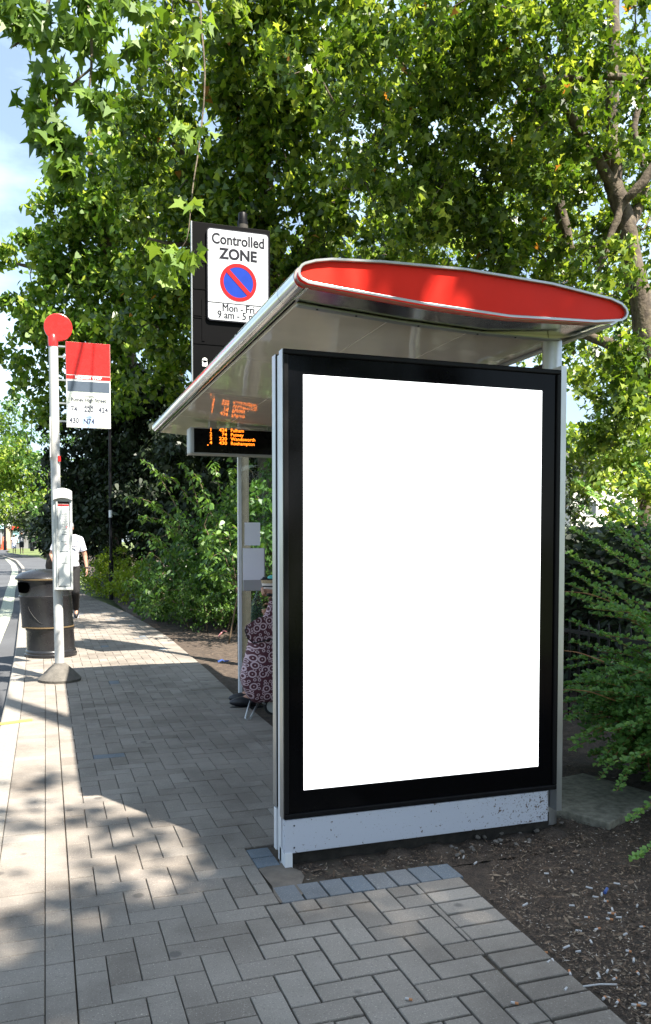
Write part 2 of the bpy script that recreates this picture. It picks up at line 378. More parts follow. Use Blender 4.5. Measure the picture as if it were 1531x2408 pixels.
# kerb stones, one run
kb = MB(); y = -4.0
while y < 80:
    L = .9; y1 = y + L - .008
    for (a_, b_) in ((y, y1),):
        x0, x1 = xk(a_), xk(b_); e0, e1 = elev(a_), elev(b_)
        P = [(x0, a_, -.2 + e0), (x0 + .14, a_, -.2 + e0), (x1 + .14, b_, -.2 + e1), (x1, b_, -.2 + e1), (x0, a_, -.012 + e0), (x0 + .14, a_, e0), (x1 + .14, b_, e1), (x1, b_, -.012 + e1)]
        Q = [(x0 + .014, a_, e0), (x1 + .014, b_, e1)]
        kb.add(P + Q, [(0, 1, 2, 3), (8, 5, 6, 9), (4, 8, 9, 7), (0, 4, 7, 3), (1, 2, 6, 5), (0, 1, 5, 8, 4), (3, 7, 9, 6, 2)])
    y += L
tag(obj('kerb', kb, 'kerb', bevel=.004), kind='structure')
kp = MB().poly([(xk(6.6) + .006, 6.62, .004), (xk(6.6) + .235, 6.70, .004), (xk(6.6) + .235, 6.78, .004), (xk(6.6) + .006, 6.70, .004)])
tag(obj('yellow_kerb_marking', kp, 'yellow_line'), kind='structure')
# paving bed
bed = strip(lambda y: xk(y) + .13, lambda y: xr(y) - .004, YS, -.011)
tag(obj('paving_bed', bed, 'joint'), kind='structure')
tag(obj('far_path', strip(lambda y: xk(y) + .139, lambda y: xr(y) + .5 * (y > 45), [y for y in YS if y >= 38], .003), 'asphalt'), kind='structure')
# blocks
class Blocks:
    def __init__(s): s.v = []; s.f = []; s.tone = []; s.blue = []
    def add(s, poly, z=0, blue=0.0, tone=None, far=False):
        n = len(poly); c = np.mean(poly, axis=0); o = len(s.v)
        if tone is None: tone = float(np.clip(rng.normal(.5, .19), 0, 1))
        dz = rng.normal(0, .0007); tx, ty = rng.normal(0, .004, 2)
        e = elev(c[1])
        def zz(p): return z + e + dz + (p[0] - c[0]) * tx + (p[1] - c[1]) * ty
        def ins(p, d): vv = np.array(p) - c; L = max(np.linalg.norm(vv), 1e-6); return c + vv * (1 - d / L)
        if far:
            s.v += [(p[0], p[1], zz(p)) for p in poly]; s.f.append(tuple(range(o, o + n))); s.tone.append(tone); s.blue.append(blue); return
        s.v += [(*ins(p, .0030), zz(p)) for p in poly]; s.v += [(p[0], p[1], zz(p) - .0028) for p in poly]; s.v += [(p[0], p[1], z + e - .03) for p in poly]
        s.f.append(tuple(range(o, o + n)))
        for k in range(n):
            j = (k + 1) % n; s.f.append((o + n + k, o + n + j, o + j, o + k)); s.f.append((o + 2 * n + k, o + 2 * n + j, o + n + j, o + n + k))
        s.tone += [tone] * (1 + 2 * n); s.blue += [blue] * (1 + 2 * n)
def clip(poly, p0, nrm):
    out = []; n = len(poly)
    for i in range(n):
        a_, b_ = np.array(poly[i]), np.array(poly[(i + 1) % n]); da, db = np.dot(a_ - p0, nrm), np.dot(b_ - p0, nrm)
        if da <= 0: out.append(tuple(a_))
        if (da < 0 < db) or (db < 0 < da): t = da / (da - db); out.append(tuple(a_ + (b_ - a_) * t))
    return out
B = Blocks(); gp = .0017
def area(p):
    return abs(sum(p[i][0] * p[(i + 1) % len(p)][1] - p[(i + 1) % len(p)][0] * p[i][1] for i in range(len(p)))) / 2
Y0, Y1 = 1.2, 40.0
y = Y0
while y < Y1:                                            # header course along the kerb, then one stretcher course
    e = xk(y) + .349
    B.add([(xk(y) + .143, y + gp), (-.021 + e, y + gp), (-.021 + e, y + .1 - gp), (xk(y) + .143, y + .1 - gp)], far=y > 16, tone=float(np.clip(rng.normal(.65, .18), 0, 1)))
    y += .1
y = Y0
while y < Y1:
    e = xk(y) + .349; B.add([(-.018 + e, y + gp), (.070 + e, y + gp), (.070 + e, y + .2 - gp), (-.018 + e, y + .2 - gp)], far=y > 16, tone=float(np.clip(rng.normal(.6, .18), 0, 1))); y += .2
# edging course on the soil side
y = Y0
while y < Y1:
    x0, x1 = xr(y), xr(y + .1); gap = .006 if y < 3.4 else .003
    if not (3.02 < y + .05 < 3.55): B.add([(x0 - .2, y + gap), (x0 - .004, y + gap), (x1 - .004, y + .1 - gap), (x1 - .2, y + .1 - gap)], far=y > 16)
    y += .1
# herringbone field
nx0, nx1 = -12, 20; ny0, ny1 = int(Y0 * 10), int(Y1 * 10)
for i in range(nx0, nx1):
    for j in range(ny0, ny1):
        k = (i - j) % 4
        if k == 0: r = (i * .1, j * .1, i * .1 + .2, j * .1 + .1)
        elif k == 3: r = (i * .1, j * .1, i * .1 + .1, j * .1 + .2)
        else: continue
        x0, y0, x1, y1 = r; x0 += .073; x1 += .073
        yc = (y0 + y1) / 2; e = xk(yc) + .349; L = .073 + e; R = xr(yc) - .203
        if x1 < L or x0 > R: continue
        gg = gp + (.0022 if (y0 < 3.2 and x0 > .6) else 0) 
        P = [(x0 + gg, y0 + gg), (x1 - gg, y0 + gg), (x1 - gg, y1 - gg), (x0 + gg, y1 - gg)]
        sl = (xk(yc + .2) - xk(yc - .2)) / .4; nl = np.array([-1, sl]); nl = nl / np.linalg.norm(nl)
        P = clip(P, np.array([L + .002, yc]), nl)
        if len(P) < 3: continue
        sr = (xr(yc + .2) - xr(yc - .2)) / .4; nr = np.array([1, -sr]); nr = nr / np.linalg.norm(nr)
        P = clip(P, np.array([R - .002, yc]), nr)
        if len(P) < 3: continue
        if y1 > 2.99 and y0 < 3.6 and x1 > .84:        # round the shelter foot
            if y0 >= 2.99 and x0 >= .80: continue
            if y0 < 2.99: P = clip(P, np.array([0, 2.99]), np.array([0, 1.]))
            else: P = clip(P, np.array([.835, 0]), np.array([1., 0]))
            if len(P) < 3: continue
        if area(P) < .0012: continue
        B.add(P, far=yc > 16, blue=.8 if rng.random() < .012 else 0.0)
for k in range(8):
    x0 = .842 + k * .0985; B.add([(x0 + .004, 3.0), (x0 + .094, 3.0), (x0 + .094, 3.145), (x0 + .004, 3.145)], blue=float(rng.uniform(.5, .85)))
for (x0, y0) in ((.838, 3.36), (.838, 3.47)): B.add([(x0, y0), (x0 + .1, y0), (x0 + .1, y0 + .1), (x0, y0 + .1)], blue=.9)
me = bpy.data.meshes.new('pavement'); me.from_pydata(B.v, [], B.f)
me.attributes.new('tone', 'FLOAT', 'FACE').data.foreach_set('value', B.tone); me.attributes.new('blue', 'FLOAT', 'FACE').data.foreach_set('value', B.blue)
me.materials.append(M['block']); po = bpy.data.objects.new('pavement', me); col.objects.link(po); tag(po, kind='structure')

# soil beside the path: bumpy near, flat far
def soilmesh(xs, ys, amp, zb):
    v_, f_ = [], []; nx = len(xs)
    ph = rng.uniform(0, 6.28, (9, 2)); fr = rng.uniform(3, 22, (9, 2))
    for y in ys:
        for x in xs:
            hgt = sum(sin(fr[q][0] * x + ph[q][0]) * sin(fr[q][1] * y + ph[q][1]) / (1 + .25 * fr[q][0]) for q in range(9)) * amp
            xx = max(x, xr(y) - .003) if x == xs[0] else x
            edge = min(1, max(0, (xx - xr(y)) / .25))
            hgt += amp * .6 * rng.normal() * edge
            inpanel = 1.0
            v_.append((xx, y, zb + elev(y) + hgt * (.25 + .75 * edge)))
    for j in range(len(ys) - 1):
        for i in range(nx - 1): f_.append((j * nx + i, j * nx + i + 1, (j + 1) * nx + i + 1, (j + 1) * nx + i))
    return MB().add(v_, f_)
xs = [1.5] + [1.62 + i * .03 for i in range(95)] + [4.6, 5, 6, 8, 12, 25, 60]
ys = [-2 + i * .25 for i in range(14)] + [1.5 + i * .03 for i in range(230)] + [8.5 + i * .2 for i in range(90)] + [27, 30, 35, 40, 50, 60, 80]
ssm = soilmesh(xs, ys, .006, -.018)
tag(obj('soil', ssm, 'soil', smooth=True), kind='structure')
# earth heaped along the shelter foot
hp = MB(); pts = []
for i in range(60):
    x = .90 + i * 1.44 / 59
    for j in range(8):
        y = 3.14 + j * .05; hh = -.014 + (.012 + .006 * sin(x * 9) + .01 * sin(x * 31)) * min(1, max(0, (x - .95) / .25)) * math.exp(-((y - 3.31) / .10) ** 2) + .003 * rng.normal()
        pts.append((x, y, hh if x < 1.62 else hh - .0))
hp.add(pts, [(i * 8 + j, i * 8 + j + 1, (i + 1) * 8 + j + 1, (i + 1) * 8 + j) for i in range(59) for j in range(7)])
tag(obj('soil_bank', hp, 'soil', smooth=True), kind='structure')
mpch = MB(); c0 = (.90, 3.17)
mpch.poly([(x + rng.normal(0, .005), y + rng.normal(0, .006), -.001) for x, y in ((.838, 3.16), (.84, 3.08), (.836, 3.0), (.90, 2.995), (.95, 3.05), (.97, 3.13), (.99, 3.2), (1.0, 3.27), (.96, 3.33), (.95, 3.37), (.89, 3.36), (.84, 3.34), (.838, 3.25))])
tag(obj('mortar_patch', mpch, 'mortar_patch'), kind='structure')

# slab in the soil
s_ = MB(); q = [(2.60, 3.70), (2.585, 3.30), (3.03, 3.50), (3.02, 4.03), (2.72, 4.04)]
q = [(2.50, 3.77), (2.575, 3.285), (3.08, 3.505), (3.00, 4.03), (2.80, 4.02)]
q = [(2.42, 3.62), (2.57, 3.28), (3.12, 3.56), (2.98, 4.05), (2.72, 4.00)]
s_.add([(x, y, -.03) for x, y in q] + [(x, y, .026) for x, y in q], [(0, 1, 2, 3, 4)[::-1], (5, 6, 7, 8, 9)] + [(k, (k + 1) % 5, 5 + (k + 1) % 5, 5 + k) for k in range(5)])
tag(obj('concrete_slab', s_, 'concrete', bevel=.006), 'flat grey concrete slab lying in the soil behind the shelter', 'slab')

# ------------------------------------------------------------ litter on the soil
def butt(colr, n):
    o = thing('cigarette_butt', '', 'cigarette butt', (0, 0, 0))
    L = .022; mb = MB().tube([(-L / 2, 0, .0038), (L * .05, 0, .0038)], .0038, 8); mt = MB().tube([(L * .05, 0, .0038), (L / 2, 0, .0038)], .0039, 8)
    obj('paper', mb, 'butt_white', o, smooth=2); obj('filter', mt, colr, o, smooth=2); return o
bt, bw = butt('butt_tan', 0), butt('butt_white', 1)
spots = [(1400, 2110, 1), (1285, 2057, 1), (1118, 2030, 1), (1090, 2015, 1), (1290, 2265, 1), (1437, 2150, 0), (1345, 2050, 1), (1425, 2120, 0), (1380, 2160, 0), (1440, 2140, 1), (1455, 2160, 1), (1405, 2185, 0), (1332, 2230, 1), (1360, 2238, 1),
         (1300, 2262, 1), (1408, 2297, 1), (1445, 2305, 0), (1280, 2242, 0), (1340, 2290, 0), (1428, 2285, 1), (1500, 2290, 0), (1495, 2365, 0), (1375, 2342, 1), (1420, 2350, 0), (1452, 2358, 0), (1510, 2365, 1), (1478, 2240, 0), (1498, 2130, 1),
         (1385, 2090, 1), (1415, 2105, 1), (1345, 2130, 1), (1450, 2080, 1), (1235, 2130, 1), (1330, 2330, 1), (1470, 2200, 1), (1510, 2180, 0), (1433, 2165, 0), (1446, 2150, 0), (1390, 2215, 1), (1490, 2260, 1), (1360, 2190, 1)]
fi = {0: True, 1: True}
for (u, v, k) in spots:
    src = bt if k == 0 else bw
    o = src if fi[k] else copy_tree(src); fi[k] = False
    p = gnd(u, v, -.008); o.location = (p.x, p.y, -.010 + rng.uniform(0, .006)); s = float(rng.uniform(.8, 1.25)); o.scale = (s, 1, 1)
    o.rotation_euler = (0, radians(rng.uniform(-10, 10)), rng.uniform(-1.1, 1.4))
    tag(o, ('orange-tipped' if k == 0 else 'white') + ' cigarette butt lying on the dark soil beside the paving edge', group=('orange-tipped' if k == 0 else 'white') + ' cigarette butts on the soil')
p = gnd(1425, 2103, -.01); lt = obj('cigarette_lighter', MB().tube([(p.x - .014, p.y - .01, .004), (p.x + .014, p.y + .012, .008)], [.0065, .006], 8), 'lighter_blue', smooth=2); tag(lt, 'small blue plastic lighter end lying among cigarette butts', 'lighter')
p = gnd(1410, 2318, 0); st_ = obj('drinking_straw', MB().tube([(p.x - .05, p.y + .015, 0), (p.x, p.y, .006), (p.x + .055, p.y - .012, .002)], .0028, 6), 'butt_white', smooth=True); tag(st_, 'thin white bent straw on the soil near the bottom right', 'straw')
for u, v, lab in ((961, 2352, 'orange-tipped cigarette butt lying in a paving joint near the bottom centre'), (1210, 2361, 'orange-tipped cigarette butt lying in a paving joint near the bottom right')):
    o = copy_tree(bt); p = gnd(u, v); o.location = (p.x, p.y, .001); o.rotation_euler = (0, 0, -.7); o.scale = (1, 1, 1); tag(o, lab)
    if 'group' in o: del o['group']
# stones along the shelter foot
first = None
for i in range(26):
    if i < 3:
        mb = MB(); mb.ball((0, 0, 0), .5, 10, (1, .8, .6)); mb.v = [tuple(c * (1 + .16 * rng.normal()) for c in v_) for v_ in mb.v]
        o = obj('stone', mb, 'stone', smooth=False); first = (first or []) + [o]
    else: o = first[i % 3].copy(); col.objects.link(o)
    u = rng.uniform(1040, 1340); v = 2015 - (u - 1040) * .27 + rng.normal() * 14; p = gnd(u, v, 0); s = float(rng.uniform(.012, .034))
    o.location = (p.x, p.y, -.004); o.scale = (s, s, s); o.rotation_euler = (rng.uniform(-.4, .4), rng.uniform(-.4, .4), rng.uniform(0, 6))
    tag(o, 'small grey stone in the soil along the shelter foot', 'stone', 'small stones along the shelter foot')
for nm, (u, v), c_, lab in (('litter_scrap', (527, 1497), 'pink_scrap', 'curled pink scrap standing on the soil left of the shelter'), ('litter_scrap', (525, 1557), 'lighter_blue', 'crumpled blue scrap of litter on the soil left of the shelter')):
    p = gnd(u, v, 0); mb = MB(); mb.tube([(p.x - .08, p.y, 0.0), (p.x - .05, p.y, .05), (p.x, p.y + .01, .09), (p.x + .05, p.y, .07)] if c_ == 'pink_scrap' else [(p.x - .06, p.y, .01), (p.x - .01, p.y, .03), (p.x + .02, p.y + .03, .01), (p.x + .07, p.y, .02)], [.012, .01, .012, .006], 5)
    tag(obj(nm, mb, c_), lab, 'litter')
# loose bits (uncountable)
v_, f_, tn = [], [], []
for i in range(17000):
    if i < 13500: u = rng.uniform(1150, 1560); vlo = 1960; v = rng.uniform(1900, 2440); p = gnd(u, v, 0)
    elif i < 15000: p = Vector((rng.uniform(1.0, 2.4), rng.uniform(3.15, 3.31), .008))
    else: p = Vector((rng.uniform(1.6, 4.2), rng.uniform(3.4, 12), 0))
    if (p.x < xr(p.y) + .02 and not (p.y > 3.16 and p.x > 1.0)) or p.x > 4.4 or (p.y > 3.31 and p.y < 3.55 and p.x < 2.4): continue
    s = rng.uniform(.0015, .0065) * (1 + 1.2 * (rng.random() < .04)); an = rng.uniform(0, 6.28); o = len(v_); tl = rng.normal(0, .5, 2)
    c, sn = cos(an), sin(an); L = s * rng.uniform(.8, 2.2); W = s * .5; z = -.008 + elev(p.y) + p.z * (1 if 13500 <= i < 15000 else 0)
    for a_, b_ in ((-L, 0), (0, -W), (L, 0), (0, W)): v_.append((p.x + a_ * c - b_ * sn, p.y + a_ * sn + b_ * c, z + .002 + abs(tl[0]) * .003 + (a_ * tl[0] + b_ * tl[1]) * .5))
    f_.append((o, o + 1, o + 2, o + 3)); tn.append(rng.random())
for (u, v) in ((1190, 2075), (1262, 2110), (1500, 2150), (1390, 2260), (1465, 2330), (1350, 2170), (1300, 1995), (1480, 2080), (1520, 2290)):
    p = gnd(u, v, 0); an = rng.uniform(0, 6.28); o = len(v_); c, sn = cos(an), sin(an); S_ = rng.uniform(.022, .04)
    PL = [(0, 0, 0), (.3, .25, .15), (.28, .6, .2), (0, 1, .1), (-.28, .6, .25), (-.3, .25, .1)]
    for a_, b_, z_ in PL: v_.append((p.x + (a_ * c - b_ * sn) * S_, p.y + (a_ * sn + b_ * c) * S_, z_ * S_ + .002))
    f_.append(tuple(range(o, o + 6))); tn.append(float(rng.uniform(.6, .96)))
a = NM('debris'); a.base(a.ramp(a.attr('tone'), [(0, (.02, .014, .010)), (.35, (.06, .038, .024)), (.7, (.13, .085, .055)), (.93, (.22, .17, .12)), (1, (.42, .38, .34))])); a.set(Roughness=.9)
me = bpy.data.meshes.new('debris'); me.from_pydata(v_, [], f_); me.attributes.new('tone', 'FLOAT', 'FACE').data.foreach_set('value', tn); me.materials.append(a.m)
o = bpy.data.objects.new('debris', me); col.objects.link(o); tag(o, 'loose bark chips and dry crumbs scattered over the soil', 'debris', kind='stuff')

# ------------------------------------------------------------ bus shelter
SH = thing('bus_shelter', 'bus shelter with curved red-ended roof and large white illuminated poster panel', 'bus shelter', (1.6, 3.3, 0))
# roof section (x,z)
TOP = [(.985, 2.494), (1.03, 2.51), (1.10, 2.523), (1.32, 2.537), (1.70, 2.546), (2.13, 2.528), (2.44, 2.492), (2.50, 2.474)]
RT = [(2.527, 2.452), (2.535, 2.432), (2.525, 2.408), (2.50, 2.392)]
BOT = [(2.354, 2.374), (1.917, 2.359), (1.51, 2.375), (1.134, 2.401), (1.0, 2.412)]
NOSE = [(.972, 2.424), (.9605, 2.438), (.957, 2.452), (.9605, 2.470), (.970, 2.484)]
sec = NOSE + TOP + RT + BOT
RY0, RY1 = 3.15, 7.80
def inset(poly, d):
    n = len(poly); out = []
    for i in range(n):
        p0, p1, p2 = [Vector(poly[(i + k) % n]) for k in (-1, 0, 1)]
        e1, e2 = (p1 - p0).normalized(), (p2 - p1).normalized(); nn = Vector((e1.y + e2.y, -(e1.x + e2.x)))
        nn.normalize(); out.append(tuple(p1 + nn * d))
    return out
def ring(mb, A, Bp, y0, y1):
    n = len(A); o = len(mb.v)
    mb.v += [(p[0], y0, p[1]) for p in A] + [(p[0], y0, p[1]) for p in Bp] + [(p[0], y1, p[1]) for p in Bp] + [(p[0], y1, p[1]) for p in A]
    for k in range(n):
        j = (k + 1) % n
        for q_ in range(3): mb.f.append((o + q_ * n + k, o + q_ * n + j, o + (q_ + 1) * n + j, o + (q_ + 1) * n + k))
    return mb
rim = ring(MB(), sec, inset(sec, .0115), RY0, RY0 + .055)
obj('roof_rim', rim, 'alu', SH, smooth=False, bevel=.003)
pi_ = inset(sec, .010); obj('red_end_panel', MB().prism(pi_, RY0 + .016, RY0 + .05), 'red_panel', SH)
# roof skin: top sheet
tp = TOP + RT[:2]; lo = [(x, z - .012) for x, z in tp]
obj('roof_top', MB().prism(tp + lo[::-1], RY0 + .056, RY1), 'alu_grey_paint', SH, smooth=2)
# front tube (round nose), a short end piece and a long run with a joint line
nose = [(.995 + .040 * cos(t_), 2.452 + .044 * sin(t_)) for t_ in [2 * pi * k / 28 for k in range(28)]]
obj('front_tube', MB().prism(nose, RY0 + .30, RY1), 'chrome', SH, smooth=2)
obj('front_tube', MB().prism(nose, RY0 + .057, RY0 + .297), 'chrome', SH, smooth=2)
far = ring(MB(), sec, inset(sec, .016), RY1 + .001, RY1 + .05); far.prism(inset(sec, .015), RY1 + .002, RY1 + .04)
obj('far_roof_end', far, 'alu_grey_paint', SH)
# soffit: polished strip by the end cap, then flat glossy panels
bs = [(1.02, 2.408), (1.134, 2.3985), (1.51, 2.3725), (1.917, 2.3565), (2.354, 2.3715), (2.52, 2.41)]
obj('polished_soffit_strip', MB().prism(bs + [(x, z + .012) for x, z in bs[::-1]], RY0 + .057, RY0 + .25), 'chrome', SH, smooth=2)
for k in range(4):
    y0 = RY0 + .256 + k * (RY1 - RY0 - .26) / 4; y1 = y0 + (RY1 - RY0 - .26) / 4 - .006
    XS = [1.03, 1.134, 1.46, 1.51, 1.86, 1.917, 2.28, 2.30, 2.46]; zs = lambda x: lerp(x, [1.03, 1.134, 1.51, 1.917, 2.30, 2.46], [2.402, 2.395, 2.368, 2.352, 2.352, 2.385])
    for x0, x1 in ((1.03, 1.458), (1.462, 1.858), (1.862, 2.278), (2.282, 2.46)):
        xx = [x0] + [q_ for q_ in XS if x0 < q_ < x1] + [x1]
        obj('soffit_panel', MB().prism([(x, zs(x)) for x in xx] + [(x1, 2.42), (x0, 2.42)], y0, y1), 'soffit', SH, bevel=.0015)
tr_ = MB().prism([(1.03, 2.394), (1.51, 2.361), (1.917, 2.345), (2.34, 2.347), (2.34, 2.351), (1.917, 2.351), (1.51, 2.367), (1.03, 2.401)], RY0 + .235, RY0 + .275)
sc_ = MB()
SC = []
for x in (1.12, 1.30, 1.6, 1.9, 2.1): sc_ = MB(); SC.append(sc_); sc_.tube([(x, RY0 + .255, lerp(x, [1.03, 1.51, 1.917, 2.34], [2.394, 2.361, 2.345, 2.347]) + .002), (x, RY0 + .255, lerp(x, [1.03, 1.51, 1.917, 2.34], [2.394, 2.361, 2.345, 2.347]) - .003)], .005, 8)
trim = obj('soffit_trim', tr_, 'alu_grey_paint', SH); [obj('screw', q_, 'black_rubber', trim) for q_ in SC]
tr2 = MB().prism([(2.41, 2.372), (2.50, 2.392), (2.50, 2.384), (2.41, 2.362)], RY0 + .06, RY1); obj('rear_gutter', tr2, 'alu_grey_paint', SH)
# maker's marks on the tube: a tick, a run of small strokes, an orange dot, a small plate
lgw, lgo = MB(), MB()
def onT(y, t_, r=.0445): return (.995 + (r - .004) * cos(t_) - .0, y, 2.452 + r * sin(t_))
def mark(mb, y0, y1, t0, t1):
    mb.poly([onT(y0, t0), onT(y1, t0), onT(y1, t1), onT(y0, t1)])
T0 = radians(152)
mark(lgw, 4.30, 4.33, T0 - .2, T0 + .30); mark(lgw, 4.26, 4.30, T0 + .15, T0 + .30)
yy = 4.22
for k in range(13):
    wd = random.uniform(.010, .018); hh = random.uniform(.10, .26); mark(lgw, yy - wd, yy, T0 - hh / 2, T0 + hh / 2); yy -= wd + .009
mark(lgw, 3.73, 3.79, T0 - .2, T0 + .2); mark(lgo, 3.82, 3.85, T0 - .08, T0 + .15)
mk = obj('sponsor_marks', lgw, 'white_ink', SH); obj('orange_mark', lgo, 'orange_ink', mk)
# posts
obj('rear_post', MB().lathe([(.046, 0), (.046, 2.36)], 28, (2.335, 3.455, 0)), 'alu', SH, smooth=2)
for y in (5.2, 7.17): obj('rear_post', MB().lathe([(.035, 0), (.035, 2.36)], 24, (2.38, y, 0)), 'alu', SH, smooth=2)
# illuminated panel
PX0, PX1, PZ0, PZ1, PY = .945, 2.298, .205, 2.191, 3.32
def frame(mb, x0, x1, z0, z1, y0, y1, b):
    mb.box(x0, x1, y0, y1, z0, z0 + b); mb.box(x0, x1, y0, y1, z1 - b, z1); mb.box(x0, x0 + b, y0, y1, z0 + b, z1 - b); mb.box(x1 - b, x1, y0, y1, z0 + b, z1 - b); return mb
pf = obj('poster_case', MB().box(PX0 + .004, PX1 - .002, PY + .066, PY + .112, .0, PZ1 - .01), 'white_paint', SH)
df = obj('case_door', frame(MB(), PX0, PX1, PZ0, PZ1, PY, PY + .062, .022), 'black_paint', SH, bevel=.004)
obj('door_side_trim', MB().box(PX0 - .003, PX0 - .0005, PY + .008, PY + .060, PZ0, PZ1), 'alu', df)
obj('black_glass_border', MB().box(PX0 + .020, PX1 - .020, PY + .012, PY + .05, PZ0 + .02, PZ1 - .02), 'black_gloss', df)
obj('poster', MB().box(1.034, 2.198, PY + .0085, PY + .0115, .323, 2.090), 'poster', df)
rd = obj('case_door', frame(MB(), PX0, PX1, PZ0 + .02, PZ1, PY + .116, PY + .178, .022), 'black_paint', SH, bevel=.004)
obj('door_side_trim', MB().box(PX0 - .003, PX0 - .0005, PY + .120, PY + .172, PZ0 + .02, PZ1), 'alu', rd)
obj('black_glass_border', MB().box(PX0 + .02, PX1 - .02, PY + .13, PY + .170, PZ0 + .04, PZ1 - .02), 'black_gloss', rd)
obj('rear_poster', MB().box(1.034, 2.198, PY + .1705, PY + .173, .323, 2.09), 'paper', rd)
obj('side_strip', MB().box(PX1 + .001, PX1 + .030, PY + .004, PY + .10, .10, PZ1 + .02), 'alu', SH)
kk = obj('kick_panel', MB().box(PX0 + .002, PX1 - .045, PY + .006, PY + .04, .055, PZ0 - .004), 'kick', SH, bevel=.003)
sc_ = MB()
for x in (PX0 + .045, PX1 - .09):
    for z in (.175, .08): obj('screw', MB().tube([(x, PY + .006, z), (x, PY + .003, z)], .0035, 8), 'black_rubber', kk)
obj('kick_panel', MB().box(PX0 - .002, PX1 - .05, PY + .13, PY + .165, .03, PZ0 + .01), 'white_paint', SH, bevel=.003)
obj('foot_channel', MB().box(PX0 + .004, PX0 + .036, PY + .0, PY + .09, -.02, .06), 'white_paint', SH)
obj('recess_shade', MB().box(PX0 + .045, PX1 - .01, PY + .05, PY + .10, -.02, .08), 'dark_recess', SH)  # dark, dirty block standing in for the shaded recess below the kick panel
# next-bus display
DX0, DX1, DY, DZ0, DZ1 = 1.125, 2.05, 6.75, 2.105, 2.325
dsp = obj('next_bus_display', MB().box(DX0, DX1, DY, DY + .16, DZ0, DZ1), 'alu_grey_paint', SH, bevel=.018, seg=3)
obj('screen', MB().box(DX0 + .035, DX1 - .01, DY - .004, DY + .02, DZ0 + .012, DZ1 - .012), 'black_gloss', dsp)
led = MB()
lp = lambda u, v: aty(u, v, DY - .006)
for i, (a1, a2, a3) in enumerate((('1', '424', 'Fulham'), ('2', '74', 'Putney'), ('3', '220', 'Wandsworth'), ('4', '430', 'Roehampton'))):
    zb = lp(500, 1013.5 + i * 10.2).z
    text(led, a1, lp(499, 1013).x, DY - .006, zb, .0385, 1.1, 'RIGHT', .0004); text(led, a2, lp(534, 1013).x, DY - .006, zb, .0385, 1.15, 'RIGHT', .0004); text(led, a3, lp(542.5, 1013).x, DY - .006, zb, .0385, 1.02, 'LEFT', .0003)
disc(led, lp(489, 1046).x, DY - .006, lp(489, 1046).z, .005, 8)
obj('display_lettering', led, 'led', dsp)
obj('display_bracket', MB().box(1.3, 1.36, DY + .05, DY + .11, DZ1, 2.39).box(1.8, 1.86, DY + .05, DY + .11, DZ1, 2.36), 'alu_grey_paint', SH)
# far end screen: slim post, glass, notices
GY = 7.17
obj('front_post', MB().box(1.617, 1.649, GY - .02, GY + .02, 0, 2.36), 'white_paint', SH, bevel=.005)
obj('end_glass', MB().box(1.650, 2.34, GY - .004, GY + .004, .18, 2.30), 'glass', SH)
obj('glass_rail', MB().box(1.650, 2.34, GY - .012, GY + .012, .15, .178).box(1.650, 2.34, GY - .012, GY + .012, 2.302, 2.33), 'alu', SH)
for y0, y1 in ((3.55, 5.15), (5.25, 7.12)): obj('rear_glass', MB().box(2.376, 2.384, y0, y1, .18, 2.28), 'glass', SH)
def rect(u0, v0, u1, v1, y, th=.004):
    p, q_ = aty(u0, v0, y), aty(u1, v1, y); return MB().box(p.x, q_.x, y - th, y, q_.z, p.z)
obj('notice_sheet', rect(575, 1228, 612, 1282, GY - .0045, .002), 'paper', SH)
nc = obj('notice_case', rect(570, 1288, 622, 1388, GY - .0075, .030), 'notice_grey', SH, bevel=.004)
obj('notice_sheet', rect(571, 1289, 621, 1363, GY - .039, .002), 'paper', nc)
# bench inside the shelter
bn = obj('bench_seat', MB().box(2.05, 2.32, 3.9, 6.95, .52, .56), 'red_enamel', SH, bevel=.012)
obj('bench_leg', MB().box(2.2, 2.24, 4.4, 4.46, 0, .52).box(2.2, 2.24, 6.2, 6.26, 0, .52), 'alu_grey_paint', SH)

# ------------------------------------------------------------ parking zone sign on its post
SY = 9.0
SG = thing('parking_sign', 'white controlled parking zone sign on a tall black backing board and grey post', 'sign', (2.06, SY + .06, 0))
pz = 4.98; px = aty(568, 700, SY + .08).x
obj('pole', MB().lathe([(.078, 0), (.078, 1.26), (.070, 1.31), (.057, 1.36), (.057, 4.9)], 24, (px + .02, SY + .09, 0)), 'wood_stain', SG, smooth=2)
obj('pole_cap', MB().lathe([(.058, 4.90), (.058, 4.94), (.050, 4.945), (.050, 5.02), (.044, 5.03)], 20, (px + .02, SY + .09, 0)), 'black_paint', SG, smooth=2)
b0, b1 = aty(451, 521, SY + .03), aty(634, 545, SY + .03)
bb = MB().box(b0.x, b1.x, SY + .008, SY + .03, 2.72, b0.z - .0)
bk = obj('backing_board', bb, 'board_black', SG, bevel=.004)
rl = MB()
for v in (615, 677, 740, 745, 806): z = aty(460, v, SY).z; rl.box(b0.x + .012, b1.x - .012, SY + .002, SY + .0075, z - .006, z + .006)
rl.box(b0.x + .10, b0.x + .13, SY + .001, SY + .0075, aty(460, 800, SY).z, aty(460, 700, SY).z)
obj('board_rail', rl, 'board_black', bk)
obj('board_edge', MB().box(b0.x - .012, b0.x - .001, SY + .004, SY + .034, 2.72, b0.z), 'alu', bk)
disc_ = MB(); c = aty(482, 851, SY); disc_.box(c.x - .028, c.x + .028, SY + .003, SY + .0075, c.z - .045, c.z + .02); disc_.tube([(c.x, SY + .003, c.z + .02), (c.x, SY + .0075, c.z + .02)], .028, 20); obj('sticker', disc_, 'white_ink', bk)
yp = SY - .02
s0, s1 = aty(486, 533, yp), aty(633, 757, yp); sz1 = s0.z; sz0 = aty(486, 752, yp).z; sx0, sx1 = s0.x, s1.x
